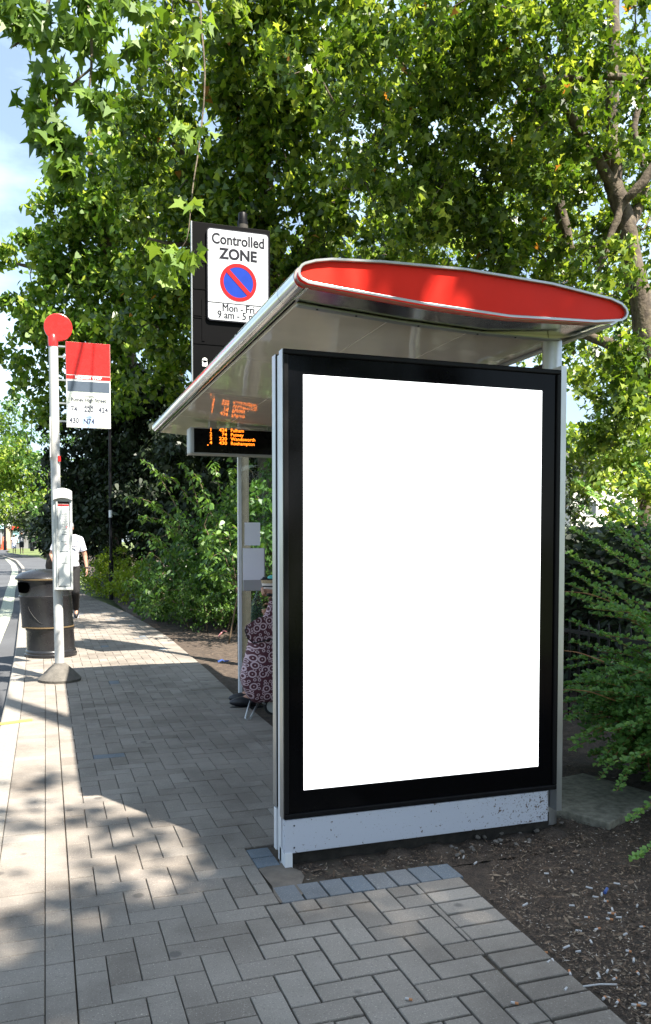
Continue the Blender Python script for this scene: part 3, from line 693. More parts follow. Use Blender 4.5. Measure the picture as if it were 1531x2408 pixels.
def rrect(x0, x1, z0, z1, r, n=6):
    P = []
    for cx, cz, a0 in ((x1 - r, z1 - r, 0), (x0 + r, z1 - r, 90), (x0 + r, z0 + r, 180), (x1 - r, z0 + r, 270)):
        for k in range(n + 1): t_ = radians(a0 + 90 * k / n); P.append((cx + r * cos(t_), cz + r * sin(t_)))
    return P
sb = obj('sign_border', MB().prism(rrect(sx0, sx1, sz0, sz1, .04), yp, yp + .02), 'sign_black', SG)
sp_ = obj('sign_plate', MB().prism(rrect(sx0 + .012, sx1 - .012, sz0 + .012, sz1 - .012, .034), yp - .003, yp - .0005), 'sign_white', SG)
W_ = sx1 - sx0; xc = (sx0 + sx1) / 2; H_ = sz1 - sz0
tx = MB(); yl = yp - .0045
text(tx, 'Controlled', xc, yl, sz1 - .165 * H_, .158, .84, 'CENTER', .0040); text(tx, 'ZONE', xc, yl, sz1 - .320 * H_, .158, .96, 'CENTER', .0062)
for dx_, dy_ in ((-.0022, 0), (.0022, -.0004), (0, -.0008)): text(tx, 'Mon - Fri', xc + dx_, yl + dy_, sz0 + .112 * H_, .115, .84, 'CENTER', 0); text(tx, '9 am - 5 pm', xc + dx_, yl + dy_, sz0 + .035 * H_, .115, .84, 'CENTER', 0)
obj('lettering', tx, 'sign_black', sp_); obj('divider_line', MB().box(sx0 + .012, sx1 - .012, yl - .0005, yl + .0015, sz0 + .195 * H_, sz0 + .203 * H_), 'sign_black', sp_)
cz_ = sz1 - .565 * H_; R_ = .205
obj('prohibition_disc', disc(MB(), xc, yl, cz_, R_ * .99), 'sign_blue', sp_)
rr = MB(); n = 56
for k in range(n):
    t0_, t1_ = 2 * pi * k / n, 2 * pi * (k + 1) / n
    rr.poly([(xc + r * cos(t_), yl - .002, cz_ + r * sin(t_)) for r, t_ in ((R_ * .81, t0_), (R_, t0_), (R_, t1_), (R_ * .81, t1_))])
t_ = radians(135); dx, dz = cos(t_), sin(t_); wx, wz = -dz * .024, dx * .024
rr.poly([(xc + dx * R_ * .83 + wx, yl - .0035, cz_ + dz * R_ * .83 + wz), (xc + dx * R_ * .83 - wx, yl - .0035, cz_ + dz * R_ * .83 - wz), (xc - dx * R_ * .83 - wx, yl - .0035, cz_ - dz * R_ * .83 - wz), (xc - dx * R_ * .83 + wx, yl - .0035, cz_ - dz * R_ * .83 + wz)])
obj('red_ring', rr, 'sign_red', sp_)

# ------------------------------------------------------------ bus stop
BX, BY = .118, 8.57
BS = thing('bus_stop', 'pale bus stop pole with red disc, red request stop flag and timetable case', 'bus stop', (BX, BY, 0))
obj('base', MB().lathe([(.20, 0), (.205, .025), (.19, .045), (.10, .135), (.055, .175), (.045, .18)], 32, (BX, BY, 0)), 'concrete_base', BS, smooth=2)
ptop = aty(137, 770, BY).z - .150
obj('pole', MB().tube([(BX, BY, .1), (BX - .012, BY, 1.2), (BX - .022, BY, ptop)], [.046, .045, .0445], 24), 'pole_paint', BS, smooth=2)
jt = MB()
for z in (.36, .72): jt.lathe([(.047, z), (.049, z + .008), (.047, z + .016)], 24, (BX, BY, 0))
tcx = aty(137, 770, BY).x; tcz = aty(137, 770, BY).z
obj('pole_collar', MB().lathe([(.047, ptop - .04), (.048, ptop + .05), (.03, ptop + .08)], 24, (BX - .024, BY, 0)), 'red_enamel', BS, smooth=2)
fd = MB().tube([(tcx, BY - .02, tcz), (tcx, BY + .02, tcz)], .134, 48); obj('disc', fd, 'red_enamel', BS, bevel=.006)
# flag
FY = BY - .012
f00, f11 = aty(154.5, 801, FY), aty(261, 1010, FY); fx0, fx1 = f00.x, f11.x; fz1 = aty(154.5, 802, FY).z; fz0 = aty(154.5, 1004, FY).z
FH = fz1 - fz0; FW = fx1 - fx0; fz = lambda t_: fz1 - t_ * FH; fx = lambda t_: fx0 + t_ * FW
fl = obj('flag', MB().box(fx0, fx1, FY, FY + .03, fz0, fz1), 'tile_white', BS, bevel=.003)
y_ = FY - .0015
def plate(nm, m_, x0, x1, t0, t1, yy=None): return obj(nm, MB().box(fx(x0), fx(x1), FY - .003, FY - .0008, fz(t1), fz(t0)), m_, fl)
plate('red_tile', 'red_enamel', .004, .996, .002, .432); plate('slate_tile', 'slate_enamel', .025, .975, .455, .575)
plate('towards_tile', 'tile_cream', .004, .996, .582, .712); 
for nm, m_, x0, x1, t0, t1 in (('route_tile', 'tile_white', .004, .33, .717, .853), ('route_tile', 'tile_white', .335, .665, .717, .853), ('route_tile', 'tile_white', .67, .996, .717, .853),
                               ('route_tile', 'tile_white', .004, .33, .858, .996), ('night_route_tile', 'tile_blue', .335, .665, .858, .996), ('blank_tile', 'tile_cream', .67, .996, .858, .996)): plate(nm, m_, x0, x1, t0, t1)
wt = MB(); yl = FY - .0045; text(wt, 'REQUEST STOP', fx(.5), yl, fz(.425), .037, 1.0, 'CENTER', .0016); wt.box(fx(.005), fx(.995), yl, yl + .001, fz(.389), fz(.385))
obj('white_lettering', wt, 'white_ink', fl)
bt_ = MB(); text(bt_, 'Towards', fx(.5), yl, fz(.640), .030, 1.0, 'CENTER', .0003); text(bt_, 'Putney High Street', fx(.5), yl, fz(.692), .050, .88, 'CENTER', .0014)
for s, x, t in (('74', .17, .81), ('220', .5, .81), ('424', .83, .81), ('430', .17, .945), ('N74', .5, .95)): text(bt_, s, fx(x), yl, fz(t), .072, .84, 'CENTER', .0022)
text(bt_, 'Monday', fx(.83), yl, fz(.832), .020); text(bt_, 'Saturday', fx(.83), yl, fz(.849), .020); text(bt_, 'Night Bus', fx(.5), yl, fz(.878), .018)
bt_.box(fx(.42), fx(.60), yl, yl + .001, fz(.752), fz(.732))
obj('lettering', bt_, 'ink', fl); w2 = MB(); text(w2, '24 hour', fx(.515), yl - .001, fz(.7495), .019, 1, 'CENTER'); obj('white_lettering', w2, 'white_ink', fl)
br = MB()
for t_ in (.06, .18, .45, .72, .93): br.box(BX - .0, fx0 + .002, BY - .004, BY + .006, fz(t_) - .008, fz(t_) + .008)
obj('flag_bracket', br, 'alu', BS)
# yellow stop-letter plate and thin edge-on plate on the other side
ya, yb = aty(116, 822, BY), aty(128.5, 871, BY); yz = aty(116, 824, BY).z
yp_ = obj('letter_plate', MB().box(ya.x, yb.x, BY - .006, BY, aty(116, 870, BY).z, yz), 'yellow_plate', BS)
lt_ = MB()
for k, ch in enumerate('RGOH'): text(lt_, ch, (ya.x + yb.x) / 2 + .004, BY - .008, yz - .052 - k * .050, .042, .8, 'CENTER', .0008)
obj('lettering', lt_, 'wood_stain', yp_)
e0, e1 = aty(118, 985, BY), aty(118, 1078, BY)
obj('edge_on_plate', MB().box(e0.x - .005, e0.x + .004, BY - .16, BY + .22, e1.z, e0.z), 'case_grey', BS)
obj('plate_bracket', MB().box(e0.x, BX - .02, BY - .005, BY + .005, e0.z - .08, e0.z - .065).box(e0.x, BX - .02, BY - .005, BY + .005, e1.z + .07, e1.z + .085), 'alu', BS)
obj('red_sticker', MB().box(BX + .008, BX + .034, BY - .047, BY - .040, aty(145, 1086, BY).z, aty(145, 1073, BY).z), 'red_enamel', BS)
# timetable case
CY = BY - .115; c0, c1 = aty(124, 1150, CY), aty(172.5, 1386, CY); cx0, cx1, cz0, cz1 = c0.x, c1.x, aty(124, 1388, CY).z, aty(124, 1158, CY).z
cs = obj('timetable_case', MB().box(cx0, cx1, CY, CY + .07, cz0, cz1), 'case_grey', BS, bevel=.008)
hood = []; xm = (cx0 + cx1) / 2; hw = (cx1 - cx0) / 2 - .001
HU = [(xm + hw * t_, cz1 + .045 - .030 * t_ * t_) for t_ in np.linspace(-1, 1, 13)]; HL = [(xm + hw * t_, cz1 - .052 - .022 * t_ * t_) for t_ in np.linspace(1, -1, 13)]
obj('hood', MB().prism(HU + HL, CY - .035, CY + .075), 'case_grey', cs, bevel=.003)
obj('case_back', MB().box(cx0 + .03, cx1 - .03, CY - .003, CY - .0005, cz0 + .04, cz1 - .085), 'dark_recess', cs)
obj('timetable', MB().box(cx0 + .045, cx1 - .030, CY - .0055, CY - .0035, cz0 + .045, cz1 - .11), 'tile_white', cs)
obj('timetable_header', MB().box(cx0 + .046, cx1 - .031, CY - .0075, CY - .006, cz1 - .128, cz1 - .112), 'sign_red', cs)
tl = MB(); Hc = cz1 - cz0
for t_, x0_, h_ in ((.40, .10, .003), (.425, .08, .002), (.50, .07, .0015), (.575, .10, .0015), (.60, .06, .003), (.72, .06, .002), (.47, .12, .0012), (.53, .1, .001)):
    tl.box(cx0 + x0_, cx1 - .04, CY - .0075, CY - .006, cz1 - t_ * Hc - h_, cz1 - t_ * Hc + h_)
for k in range(26):
    z = cz1 - (.2 + .007 * k) * Hc; tl.box(cx0 + .095 + .012 * sin(k * 1.7), cx0 + .095 + .03 + .02 * abs(sin(k * 2.3)), CY - .0072, CY - .006, z, z + .0018)
obj('timetable_print', tl, 'slate_enamel', cs)
tm = MB().box(cx0 + .12, cx1 - .05, CY - .0074, CY - .006, cz1 - .36 * Hc, cz1 - .34 * Hc).box(cx0 + .11, cx1 - .05, CY - .0074, CY - .006, cz1 - .53 * Hc + .006, cz1 - .525 * Hc + .006); obj('pink_print', tm, 'pink_scrap', cs)
obj('case_rail', MB().box(cx0 + .028, cx0 + .043, CY - .016, CY - .0005, cz0 + .03, cz1 - .08).box(cx1 - .022, cx1 - .008, CY - .016, CY - .0005, cz0 + .03, cz1 - .08).box(cx0 + .02, cx1 - .008, CY - .02, CY - .0005, cz0 + .006, cz0 + .028), 'case_grey', cs, bevel=.002)

# ------------------------------------------------------------ litter bin
bp = gnd(117, 1548) + Vector((.02, .29, 0)); LB = thing('litter_bin', 'round dark plastic litter bin with domed lid and gold bands, leaning slightly', 'litter bin', (bp.x, bp.y, 0))
def shear(mb, a_=-.085):
    mb.v = [(x + a_ * z, y, z) for x, y, z in mb.v]; return mb
BC = (bp.x, bp.y, 0)
def lat(pr, n=40): return MB().lathe(pr, n, BC)
obj('base', shear(lat([(.292, 0), (.305, .01), (.305, .035), (.292, .045), (.296, .06), (.290, .075), (.280, .085), (.275, .31), (.285, .325), (.285, .345), (.26, .355)]), -.02), 'bin_plastic', LB, smooth=2)
bd = shear(lat([(.255, .345), (.285, .360), (.300, .372), (.296, .45), (.296, .70), (.302, .712), (.302, .735), (.292, .742), (.286, .80), (.288, .90), (.30, .925)])); obj('body', bd, 'bin_plastic', LB, smooth=2)
obj('band', shear(lat([(.296, .352), (.304, .354), (.304, .366), (.296, .370)])), 'gold_band', LB, smooth=2)
obj('band', shear(lat([(.302, .928), (.322, .930), (.322, .944), (.30, .948)])), 'gold_band', LB, smooth=2)
obj('lid', shear(lat([(.30, .949), (.325, .950), (.315, .965), (.25, 1.01), (.15, 1.04), (.06, 1.052), (.01, 1.054)])), 'bin_plastic', LB, smooth=2)
# throat: black patch painting the shade of an opening facing the camera's left, on the curved wall
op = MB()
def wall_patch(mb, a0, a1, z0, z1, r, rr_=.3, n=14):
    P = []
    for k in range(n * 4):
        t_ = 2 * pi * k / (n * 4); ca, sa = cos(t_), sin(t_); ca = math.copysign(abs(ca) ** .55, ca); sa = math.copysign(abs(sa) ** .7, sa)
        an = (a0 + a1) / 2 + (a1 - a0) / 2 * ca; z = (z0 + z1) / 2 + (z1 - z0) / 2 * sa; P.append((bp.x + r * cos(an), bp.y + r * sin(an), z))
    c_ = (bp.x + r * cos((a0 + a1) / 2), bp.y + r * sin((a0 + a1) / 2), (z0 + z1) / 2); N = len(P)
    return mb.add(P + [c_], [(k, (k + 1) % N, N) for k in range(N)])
wall_patch(op, radians(188), radians(236), .775, .905, .300); shear(op); obj('opening_shade', op, 'hole_shade', LB)
sm = MB(); a0 = radians(228)
for k in range(12): pass
sm.tube([(bp.x + .301 * cos(a0 + t_ * .22 + .35 * t_ * t_), bp.y + .301 * sin(a0 + t_ * .22 + .35 * t_ * t_), .62 - .20 * min(1, t_ * 1.15)) for t_ in np.linspace(0, 1, 9)], [.002, .004, .005, .006, .006, .006, .005, .004, .002], 6); shear(sm); obj('moulded_line', sm, 'black_rubber', LB, smooth=True)

# ------------------------------------------------------------ lamp post and far posts
def post(u, vb, d, h, r, lab, stickers=False, nm='lamp_post', m_='black_paint'):
    p = atd(u, vb, d); b_ = thing(nm, lab, 'post', (p.x, p.y, elev(p.y)))
    e = elev(p.y)
    obj('shaft', MB().lathe([(r * 1.5, e), (r * 1.5, e + .9), (r, e + 1.0), (r * .8, e + h)], 16, (p.x, p.y, 0)), m_, b_, smooth=2)
    if stickers: obj('sticker', MB().lathe([(r + .002, e + 1.95), (r + .002, e + 2.12)], 16, (p.x, p.y, 0)), 'white_ink', b_, smooth=2)
    return b_
post(261, 1285, 19.5, 5.2, .038, 'slim black lamp post rising out of the shrubs behind the bus stop flag', True)

# ------------------------------------------------------------ people
def remesh(mb, vox, name, m_, parent, smooth=3):
    o = obj(name, mb, m_, parent, smooth=True)
    r = o.modifiers.new('remesh', 'REMESH'); r.mode = 'VOXEL'; r.voxel_size = vox; r.use_smooth_shade = True
    s = o.modifiers.new('smooth', 'SMOOTH'); s.iterations = smooth; s.factor = .5
    dg = bpy.context.evaluated_depsgraph_get(); me = bpy.data.meshes.new_from_object(o.evaluated_get(dg)); o.modifiers.clear(); old = o.data; o.data = me; bpy.data.meshes.remove(old)
    return o
def limb(mb, p0, p1, r0, r1, n=14, sc=1.0, b0=True, b1=True):
    mb.tube([p0, p1], [r0, r1], n)
    if b0: mb.ball(p0, r0 * .995, n)
    if b1: mb.ball(p1, r1 * .995, n)
def hand(mb, wr, d, side, s=1.0, curl=.5, palm_n=None):
    """wr: wrist; d: direction of the hand; side: direction of the thumb"""
    d = Vector(d).normalized(); side = (Vector(side) - Vector(side).dot(d) * d).normalized(); nrm = d.cross(side)
    if palm_n is not None and nrm.dot(Vector(palm_n)) < 0: nrm = -nrm
    wr = Vector(wr); R = Matrix((side, nrm, d)).transposed()
    mb.ball(wr + d * .045 * s, .05 * s, 12, (.80, .34, 1.0), R)
    for i, (off, L) in enumerate(((.028, .070), (.010, .078), (-.009, .073), (-.027, .058))):
        p = wr + d * .080 * s + side * off * s; q_ = d; r = .0092 * s
        for k in range(3):
            seg = L * s * (.45, .32, .23)[k]; ang = curl * (.5, .9, .8)[k]
            q_ = (Matrix.Rotation(ang, 3, side) @ q_) if (Matrix.Rotation(ang, 3, side) @ d).dot(nrm) > 0 else (Matrix.Rotation(-ang, 3, side) @ q_)
            n_ = p + q_ * seg; limb(mb, p, n_, r, r * .88, 8); p = n_; r *= .9
    p = wr + d * .02 * s + side * .03 * s; q_ = (d * .7 + side * .75 + nrm * .35).normalized(); n_ = p + q_ * .038 * s; limb(mb, p, n_, .012 * s, .010 * s, 8); limb(mb, n_, n_ + (q_ + d * .6).normalized() * .032 * s, .010 * s, .0085 * s, 8)
def head(mb, c, f, s=1.0):
    """c: centre of the head, f: facing"""
    f = Vector(f).normalized(); up = Vector((0, 0, 1)); rt = f.cross(up).normalized(); up = rt.cross(f); R = Matrix((rt, f, up)).transposed(); c = Vector(c)
    mb.ball(c + up * .02 * s, .098 * s, 18, (.80, 1.0, 1.02), R); mb.ball(c - up * .055 * s + f * .022 * s, .062 * s, 14, (.88, .95, 1.0), R)
    mb.tube([c + f * .088 * s + up * .02 * s, c + f * .112 * s - up * .022 * s], [.009 * s, .017 * s], 8); mb.ball(c + f * .108 * s - up * .024 * s, .015 * s, 8)
    mb.ball(c + f * .080 * s - up * .060 * s, .020 * s, 8, (1.25, .7, .5), R)
    for q_ in (-1, 1): mb.ball(c + rt * q_ * .080 * s - up * .005 * s, .026 * s, 8, (.35, .7, 1.1), R)
    return R, rt, up
def person(lab, loc, J, mats, s=1.0, vox=.008, face=(0, -1, 0), sleeve=.6, leg=1.0, hands=None, group=None, fat=1.0, hair=True, shoes=True):
    T = thing('person', lab, 'person', loc, group); L = Vector(loc)
    P = {k: L + Vector(v) * s for k, v in J.items()}
    b = MB(); V = Vector
    ch, pe, nk, hd = P['chest'], P['pelvis'], P['neck'], P['head']
    rt = (P['shR'] - P['shL']).normalized(); fw = V(face).normalized()
    Rm = Matrix((rt, fw, rt.cross(fw))).transposed()
    b.ball(ch, .17 * s, 18, (1.02, .66, 1.25), Rm); b.ball((ch + pe) / 2, .150 * s * fat, 16, (1.0, .78, 1.25), Rm); b.ball(pe, .165 * s, 16, (1.02, .78, .85), Rm)
    limb(b, nk - V((0, 0, .05 * s)), hd - V((0, 0, .05 * s)), .058 * s, .052 * s)
    R, hr, hu = head(b, hd, face, s)
    for q_ in 'LR':
        limb(b, (nk + P['sh' + q_]) / 2, P['sh' + q_], .06 * s, .055 * s); limb(b, P['sh' + q_], P['el' + q_], .052 * s, .040 * s); limb(b, P['el' + q_], P['wr' + q_], .039 * s, .026 * s)
        hd_, th_ = (hands or {}).get(q_, ((0, 0, -1), fw)); hand(b, P['wr' + q_], hd_, th_, s, (hands or {}).get('curl', .45))
        limb(b, P['hip' + q_], P['kn' + q_], .085 * s, .056 * s); limb(b, P['kn' + q_], P['an' + q_], .055 * s, .036 * s)
        fd_ = V(J.get('foot' + q_, face)).normalized(); limb(b, P['an' + q_], P['an' + q_] + fd_ * .13 * s - V((0, 0, .05 * s)), .038 * s, .03 * s)
    body = remesh(b, vox, 'body', mats['skin'], T)
    # shirt
    if 'shirt' in mats:
        c = MB(); c.ball(ch, .186 * s, 18, (1.03, .70, 1.2), Rm); c.ball((ch * .45 + pe * .55), .176 * s * fat, 18, (1.0, .82, 1.25), Rm); c.ball(pe + V((0, 0, .015)) * s, .182 * s * fat, 18, (1.0, .80, .72), Rm)
        for q_ in 'LR':
            limb(c, (nk + P['sh' + q_]) / 2, P['sh' + q_], .072 * s, .068 * s)
            e = P['sh' + q_].lerp(P['el' + q_], min(1, sleeve)); limb(c, P['sh' + q_], e, .068 * s, .062 * s, b1=sleeve > 1)
            if sleeve > 1: limb(c, P['el' + q_], P['wr' + q_], .056 * s, .042 * s, b1=False)
        remesh(c, vox, 'shirt', mats['shirt'], T)
    c = MB(); c.ball(pe, .178 * s, 18, (1.0, .80, .72), Rm)
    for q_ in 'LR':
        limb(c, P['hip' + q_], P['kn' + q_], .102 * s, .078 * s if leg >= 1 else .09 * s, b1=leg >= 1)
        if leg >= 1: limb(c, P['kn' + q_], P['kn' + q_].lerp(P['an' + q_], .96), .076 * s, .060 * s, b1=False)
    remesh(c, vox, 'trousers' if leg >= 1 else 'shorts', mats['trousers'], T)
    if hair:
        c = MB(); c.ball(hd + hu * .035 * s - V(face).normalized() * .014 * s, .106 * s, 18, (.84, .98, .96), R)
        hb = remesh(c, vox, 'hair', mats['hair'], T)
    for q_ in 'LR':
        fd_ = V(J.get('foot' + q_, face)).normalized(); an = P['an' + q_]; c = MB(); dn = V((0, 0, -1)); sd = fd_.cross(dn).normalized(); fu = sd.cross(fd_); fu = fu if fu.z > 0 else -fu
        Rf = Matrix((sd, fd_, fu)).transposed(); bs_ = an - fu * .05 * s
        c.ball(bs_ + fd_ * .06 * s + fu * .008 * s, .15 * s, 16, (.32, .98, .30), Rf); c.ball(bs_ - fd_ * .03 * s + fu * .02 * s, .062 * s, 12, (.75, .9, .9), Rf); limb(c, an + fu * .0, an - fu * .03 * s, .047 * s, .05 * s)
        sh = remesh(c, vox, 'shoe', mats['shoe'], T)
        so = MB(); n = 20; o_ = [(.045 * (1.0 + .15 * sin(t_)) * cos(t_), .145 * sin(t_) + .055) for t_ in [2 * pi * k / n for k in range(n)]]
        so.add([bs_ + sd * x * s + fd_ * y * s - fu * (.034 + .016 * k) * s for k in (0, 1) for x, y in o_], [tuple(range(n)), tuple(range(n, 2 * n))[::-1]] + [(k, (k + 1) % n, n + (k + 1) % n, n + k) for k in range(n)])
        obj('sole', so, mats.get('sole', 'shoe'), sh, smooth=2)
    for q_ in (-1, 1):
        e = MB().ball(hd + hr * q_ * .031 * s + V(face).normalized() * .083 * s + hu * .012 * s, .012 * s, 8); obj('eye', e, 'black_gloss', T, smooth=True)
    return T, P
mp_ = gnd(166, 1455)
J = dict(pelvis=(0, 0, .95), chest=(0, .01, 1.27), neck=(0, .0, 1.47), head=(0, -.02, 1.62), shL=(-.19, 0, 1.41), shR=(.19, 0, 1.41),
         elL=(-.30, .06, 1.15), wrL=(-.24, -.10, .97), elR=(.275, .03, 1.14), wrR=(.30, -.03, .90), hipL=(-.09, 0, .90), hipR=(.09, 0, .90),
         knL=(-.04, -.08, .50), anL=(.0, -.02, .085), knR=(.10, -.07, .50), anR=(.115, .22, .16), footR=(0, -.8, -.55), footL=(0, -1, 0))
T, P = person('man walking on the paving in white checked shirt and dark trousers, behind the timetable case', (mp_.x - .012, mp_.y, 0), J,
              dict(skin='skin', shirt='check', trousers='trousers', shoe='shoe', sole='sole', hair='hair_grey'), 1.0, .0075, (0, -1, 0), .72, 1.0, dict(L=((0, -.3, -1), (0, -1, 0)), R=((.05, -.1, -1), (0, -1, 0)), curl=.5), fat=.98)
Lm = Vector((mp_.x - .012, mp_.y, 0))
obj('wristwatch', MB().tube([Lm + Vector((.298, -.026, .925)), Lm + Vector((.300, -.03, .900))], .034, 14), 'black_rubber', T)
obj('shirt_pocket', MB().rbox(Lm + Vector((.085, -.138, 1.30)), (.10, .012, .018), 0), 'navy', T)
# far walkers
def far_person(u, v, d, h, lab, mats, leg, face, pose=0):
    p = atd(u, v, d); s = h / 1.75; k = .14
    J = dict(pelvis=(0, 0, .95), chest=(0, .0, 1.27), neck=(0, .0, 1.47), head=(0, 0, 1.62), shL=(-.18, 0, 1.41), shR=(.18, 0, 1.41), elL=(-.27, .02, 1.14), wrL=(-.28, -.06, .92), elR=(.27, .02, 1.14), wrR=(.27, -.08, .92),
             hipL=(-.09, 0, .90), hipR=(.09, 0, .90), knL=(-.09, -.10, .50), anL=(-.09, -k, .085), knR=(.09, 0, .50), anR=(.09, k, .10))
    if face[1] > 0:
        J = {q_: (a_[0] * -1, a_[1] * -1, a_[2]) for q_, a_ in J.items()}
    person(lab, (p.x, p.y, p.z), J, mats, s, .022, face, .6, leg)
far_person(34, 1301, 70, 1.60, 'young woman in white top and pale shorts walking at the far bend', dict(skin='skin_tan', shirt='cloth_white', trousers='cloth_denim', shoe='shoe', hair='hair_dark'), .5, (0, -1, 0))
far_person(51.5, 1301, 70, 1.82, 'man in grey shirt and black shorts walking at the far bend', dict(skin='skin_tan', shirt='cloth_grey', trousers='cloth_black', shoe='shoe', hair='hair_dark'), .75, (0, -1, 0))
far_person(84, 1291, 82, 1.70, 'person in dark patterned top and black trousers under the far trees', dict(skin='skin_tan', shirt='cloth_grey', trousers='cloth_black', shoe='shoe', hair='hair_dark'), 1.0, (0, 1, 0))

# seated woman (mostly behind the poster panel), facing the kerb (-x)
wx, wy = 2.14, 6.62
J = dict(pelvis=(0, 0, .64), chest=(.02, 0, .95), neck=(.0, 0, 1.14), head=(-.03, 0, 1.29), shL=(0, -.18, 1.08), shR=(0, .18, 1.08),
         elL=(-.16, -.24, .90), wrL=(-.395, -.20, .985), elR=(-.12, .24, .84), wrR=(-.30, .10, .82), hipL=(0, -.09, .62), hipR=(0, .09, .62),
         knL=(-.40, -.04, .60), knR=(-.40, .16, .60), anL=(-.50, .10, .085), anR=(-.47, .27, .085), footL=(-1, 0, 0), footR=(-1, .05, 0))
T, P = person('seated woman in navy trousers and black shoes under the shelter, holding a trolley', (wx, wy, 0), J,
              dict(skin='skin', shirt='magenta', trousers='navy', shoe='shoe', sole='black_rubber', hair='hair_grey'), 1.0, .006, (-1, 0, 0), 1.2, 1.0, dict(L=((-1, -.05, -.12), (0, -.6, -.9)), R=((-.8, -.3, -.3), (0, 0, 1)), curl=1.1))
rgp = Vector((wx - .49, wy - .215, .965)); 
obj('ring', MB().tube([rgp + Vector((-.004, -.002, 0)), rgp + Vector((.004, .002, 0))], .012, 12), 'gold_band', T, smooth=True)
# handbag on her lap: striped band, black lining, turquoise paper
hbp = aty(650, 1385, 6.42); HB = thing('handbag', 'striped straw and cream handbag with turquoise paper held above the trolley', 'bag', (hbp.x, 6.46, hbp.z))
def band(z0, z1, r0, r1): return MB().lathe([(r0, z0), (r1, z1)], 28, (hbp.x, 6.46, hbp.z), .55)
R0 = .10
for nm, z0, z1, m_ in (('base_panel', .0, .018, 'cream_cloth'), ('dark_stripe', .019, .028, 'cloth_black'), ('cream_stripe', .029, .048, 'cream_cloth'), ('straw_band', .049, .075, 'straw'), ('top_binding', .076, .084, 'cloth_black')):
    obj(nm, band(z0, z1, R0 + z0 * .25, R0 + z1 * .25), m_, HB, smooth=2)
obj('lining', MB().lathe([(R0 + .012, .085), (R0 + .0, .10), (.02, .105)], 20, (hbp.x, 6.46, hbp.z), .5), 'cloth_black', HB, smooth=True)
obj('tissue_paper', MB().ball((hbp.x - .03, 6.42, hbp.z + .096), .045, 10, (1, .5, .45)), 'turquoise', HB)

# shopping trolley
ty = 6.30; TR = thing('shopping_trolley', 'maroon shopping trolley bag printed with pale rings, standing beside the seated woman', 'trolley', (1.62, ty, 0))
secs = [(1652, 594, 655), (1640, 583, 672), (1605, 566, 684), (1590, 562, 686), (1560, 571, 684), (1520, 584, 680), (1490, 590, 675), (1470, 605, 670), (1450, 619, 664), (1435, 628, 656), (1420, 631, 650), (1406, 634, 648)]
n = 32; bg_ = MB(); vs_ = []
for k, (v, ul, ur) in enumerate(secs):
    a_, b_ = aty(ul, v, ty), aty(ur, v, ty); cx, hwid, z = (a_.x + b_.x) / 2, (b_.x - a_.x) / 2, a_.z
    dp = min(.14, hwid * .85)
    for j in range(n):
        t_ = 2 * pi * j / n; ca, sa = cos(t_), sin(t_); e = .72
        rp = 1 + .035 * sin(5 * t_ + k * .9) * (1 if 0 < k < 10 else 0)
        vs_.append((cx + hwid * math.copysign(abs(ca) ** e, ca) * rp, ty + dp * math.copysign(abs(sa) ** e, sa) * rp, z + .006 * sin(3 * t_ + k)))
bg_.add(vs_, [(k * n + j, k * n + (j + 1) % n, (k + 1) * n + (j + 1) % n, (k + 1) * n + j) for k in range(len(secs) - 1) for j in range(n)] + [tuple(range(n))[::-1], tuple((len(secs) - 1) * n + j for j in range(n))])
bag = obj('bag', bg_, 'rings', TR, smooth=True)
ss = bag.modifiers.new('sub', 'SUBSURF'); ss.levels = 1; ss.render_levels = 1
# flap corner with black piping
def tp_(u, v, dy=0): return aty(u, v, ty - .15 + dy)
fp = [tp_(612, 1452), tp_(580, 1472), tp_(577, 1482), tp_(582, 1500), tp_(596, 1512), tp_(650, 1500), tp_(655, 1450)]
flp = MB(); N = len(fp); flp.add([p for p in fp] + [p + Vector((0, .015, 0)) for p in fp], [tuple(range(N)), tuple(range(N, 2 * N))[::-1]] + [(k, (k + 1) % N, N + (k + 1) % N, N + k) for k in range(N)])
fo = obj('flap', flp, 'rings', TR, bevel=.004); obj('piping', MB().tube([p + Vector((0, -.002, 0)) for p in fp[1:6]], .0045, 8), 'black_rubber', fo, smooth=True)
fr_ = MB(); a1, a2, a3, a4 = aty(589, 1648, ty), aty(577, 1688, ty - .09), aty(584, 1697, ty - .09), aty(608, 1652, ty)
fr_.tube([a1, a1.lerp(a2, .6), a2, (a2 + a3) / 2 + Vector((0, 0, -.004)), a3, a3.lerp(a4, .3), a4], .0085, 10); obj('stand', fr_, 'alu', TR, smooth=True)
ax0, ax1 = aty(618, 1652, ty), aty(640, 1660, ty + .05)
obj('chassis', MB().tube([ax0, ax1, aty(665, 1665, ty + .05)], .008, 8).tube([aty(640, 1640, ty + .12), aty(642, 1400, ty + .02)], .009, 8), 'alu', TR, smooth=True)
for dy in (-.02, .22):
    wc = aty(642, 1664, ty + dy + .04); whl = obj('wheel', MB().tube([(wc.x, wc.y - .012, .075), (wc.x, wc.y + .012, .075)], .074, 24), 'black_rubber', TR, bevel=.005)
    obj('rim', MB().tube([(wc.x, wc.y - .0145, .075), (wc.x, wc.y + .0145, .075)], .055, 20), 'case_grey', whl)
hl = aty(634, 1402, ty + .10); obj('handle', MB().tube([aty(630, 1398, ty - .02), aty(650, 1400, ty + .06), aty(672, 1402, ty + .1)], .013, 10), 'black_rubber', TR, smooth=True)
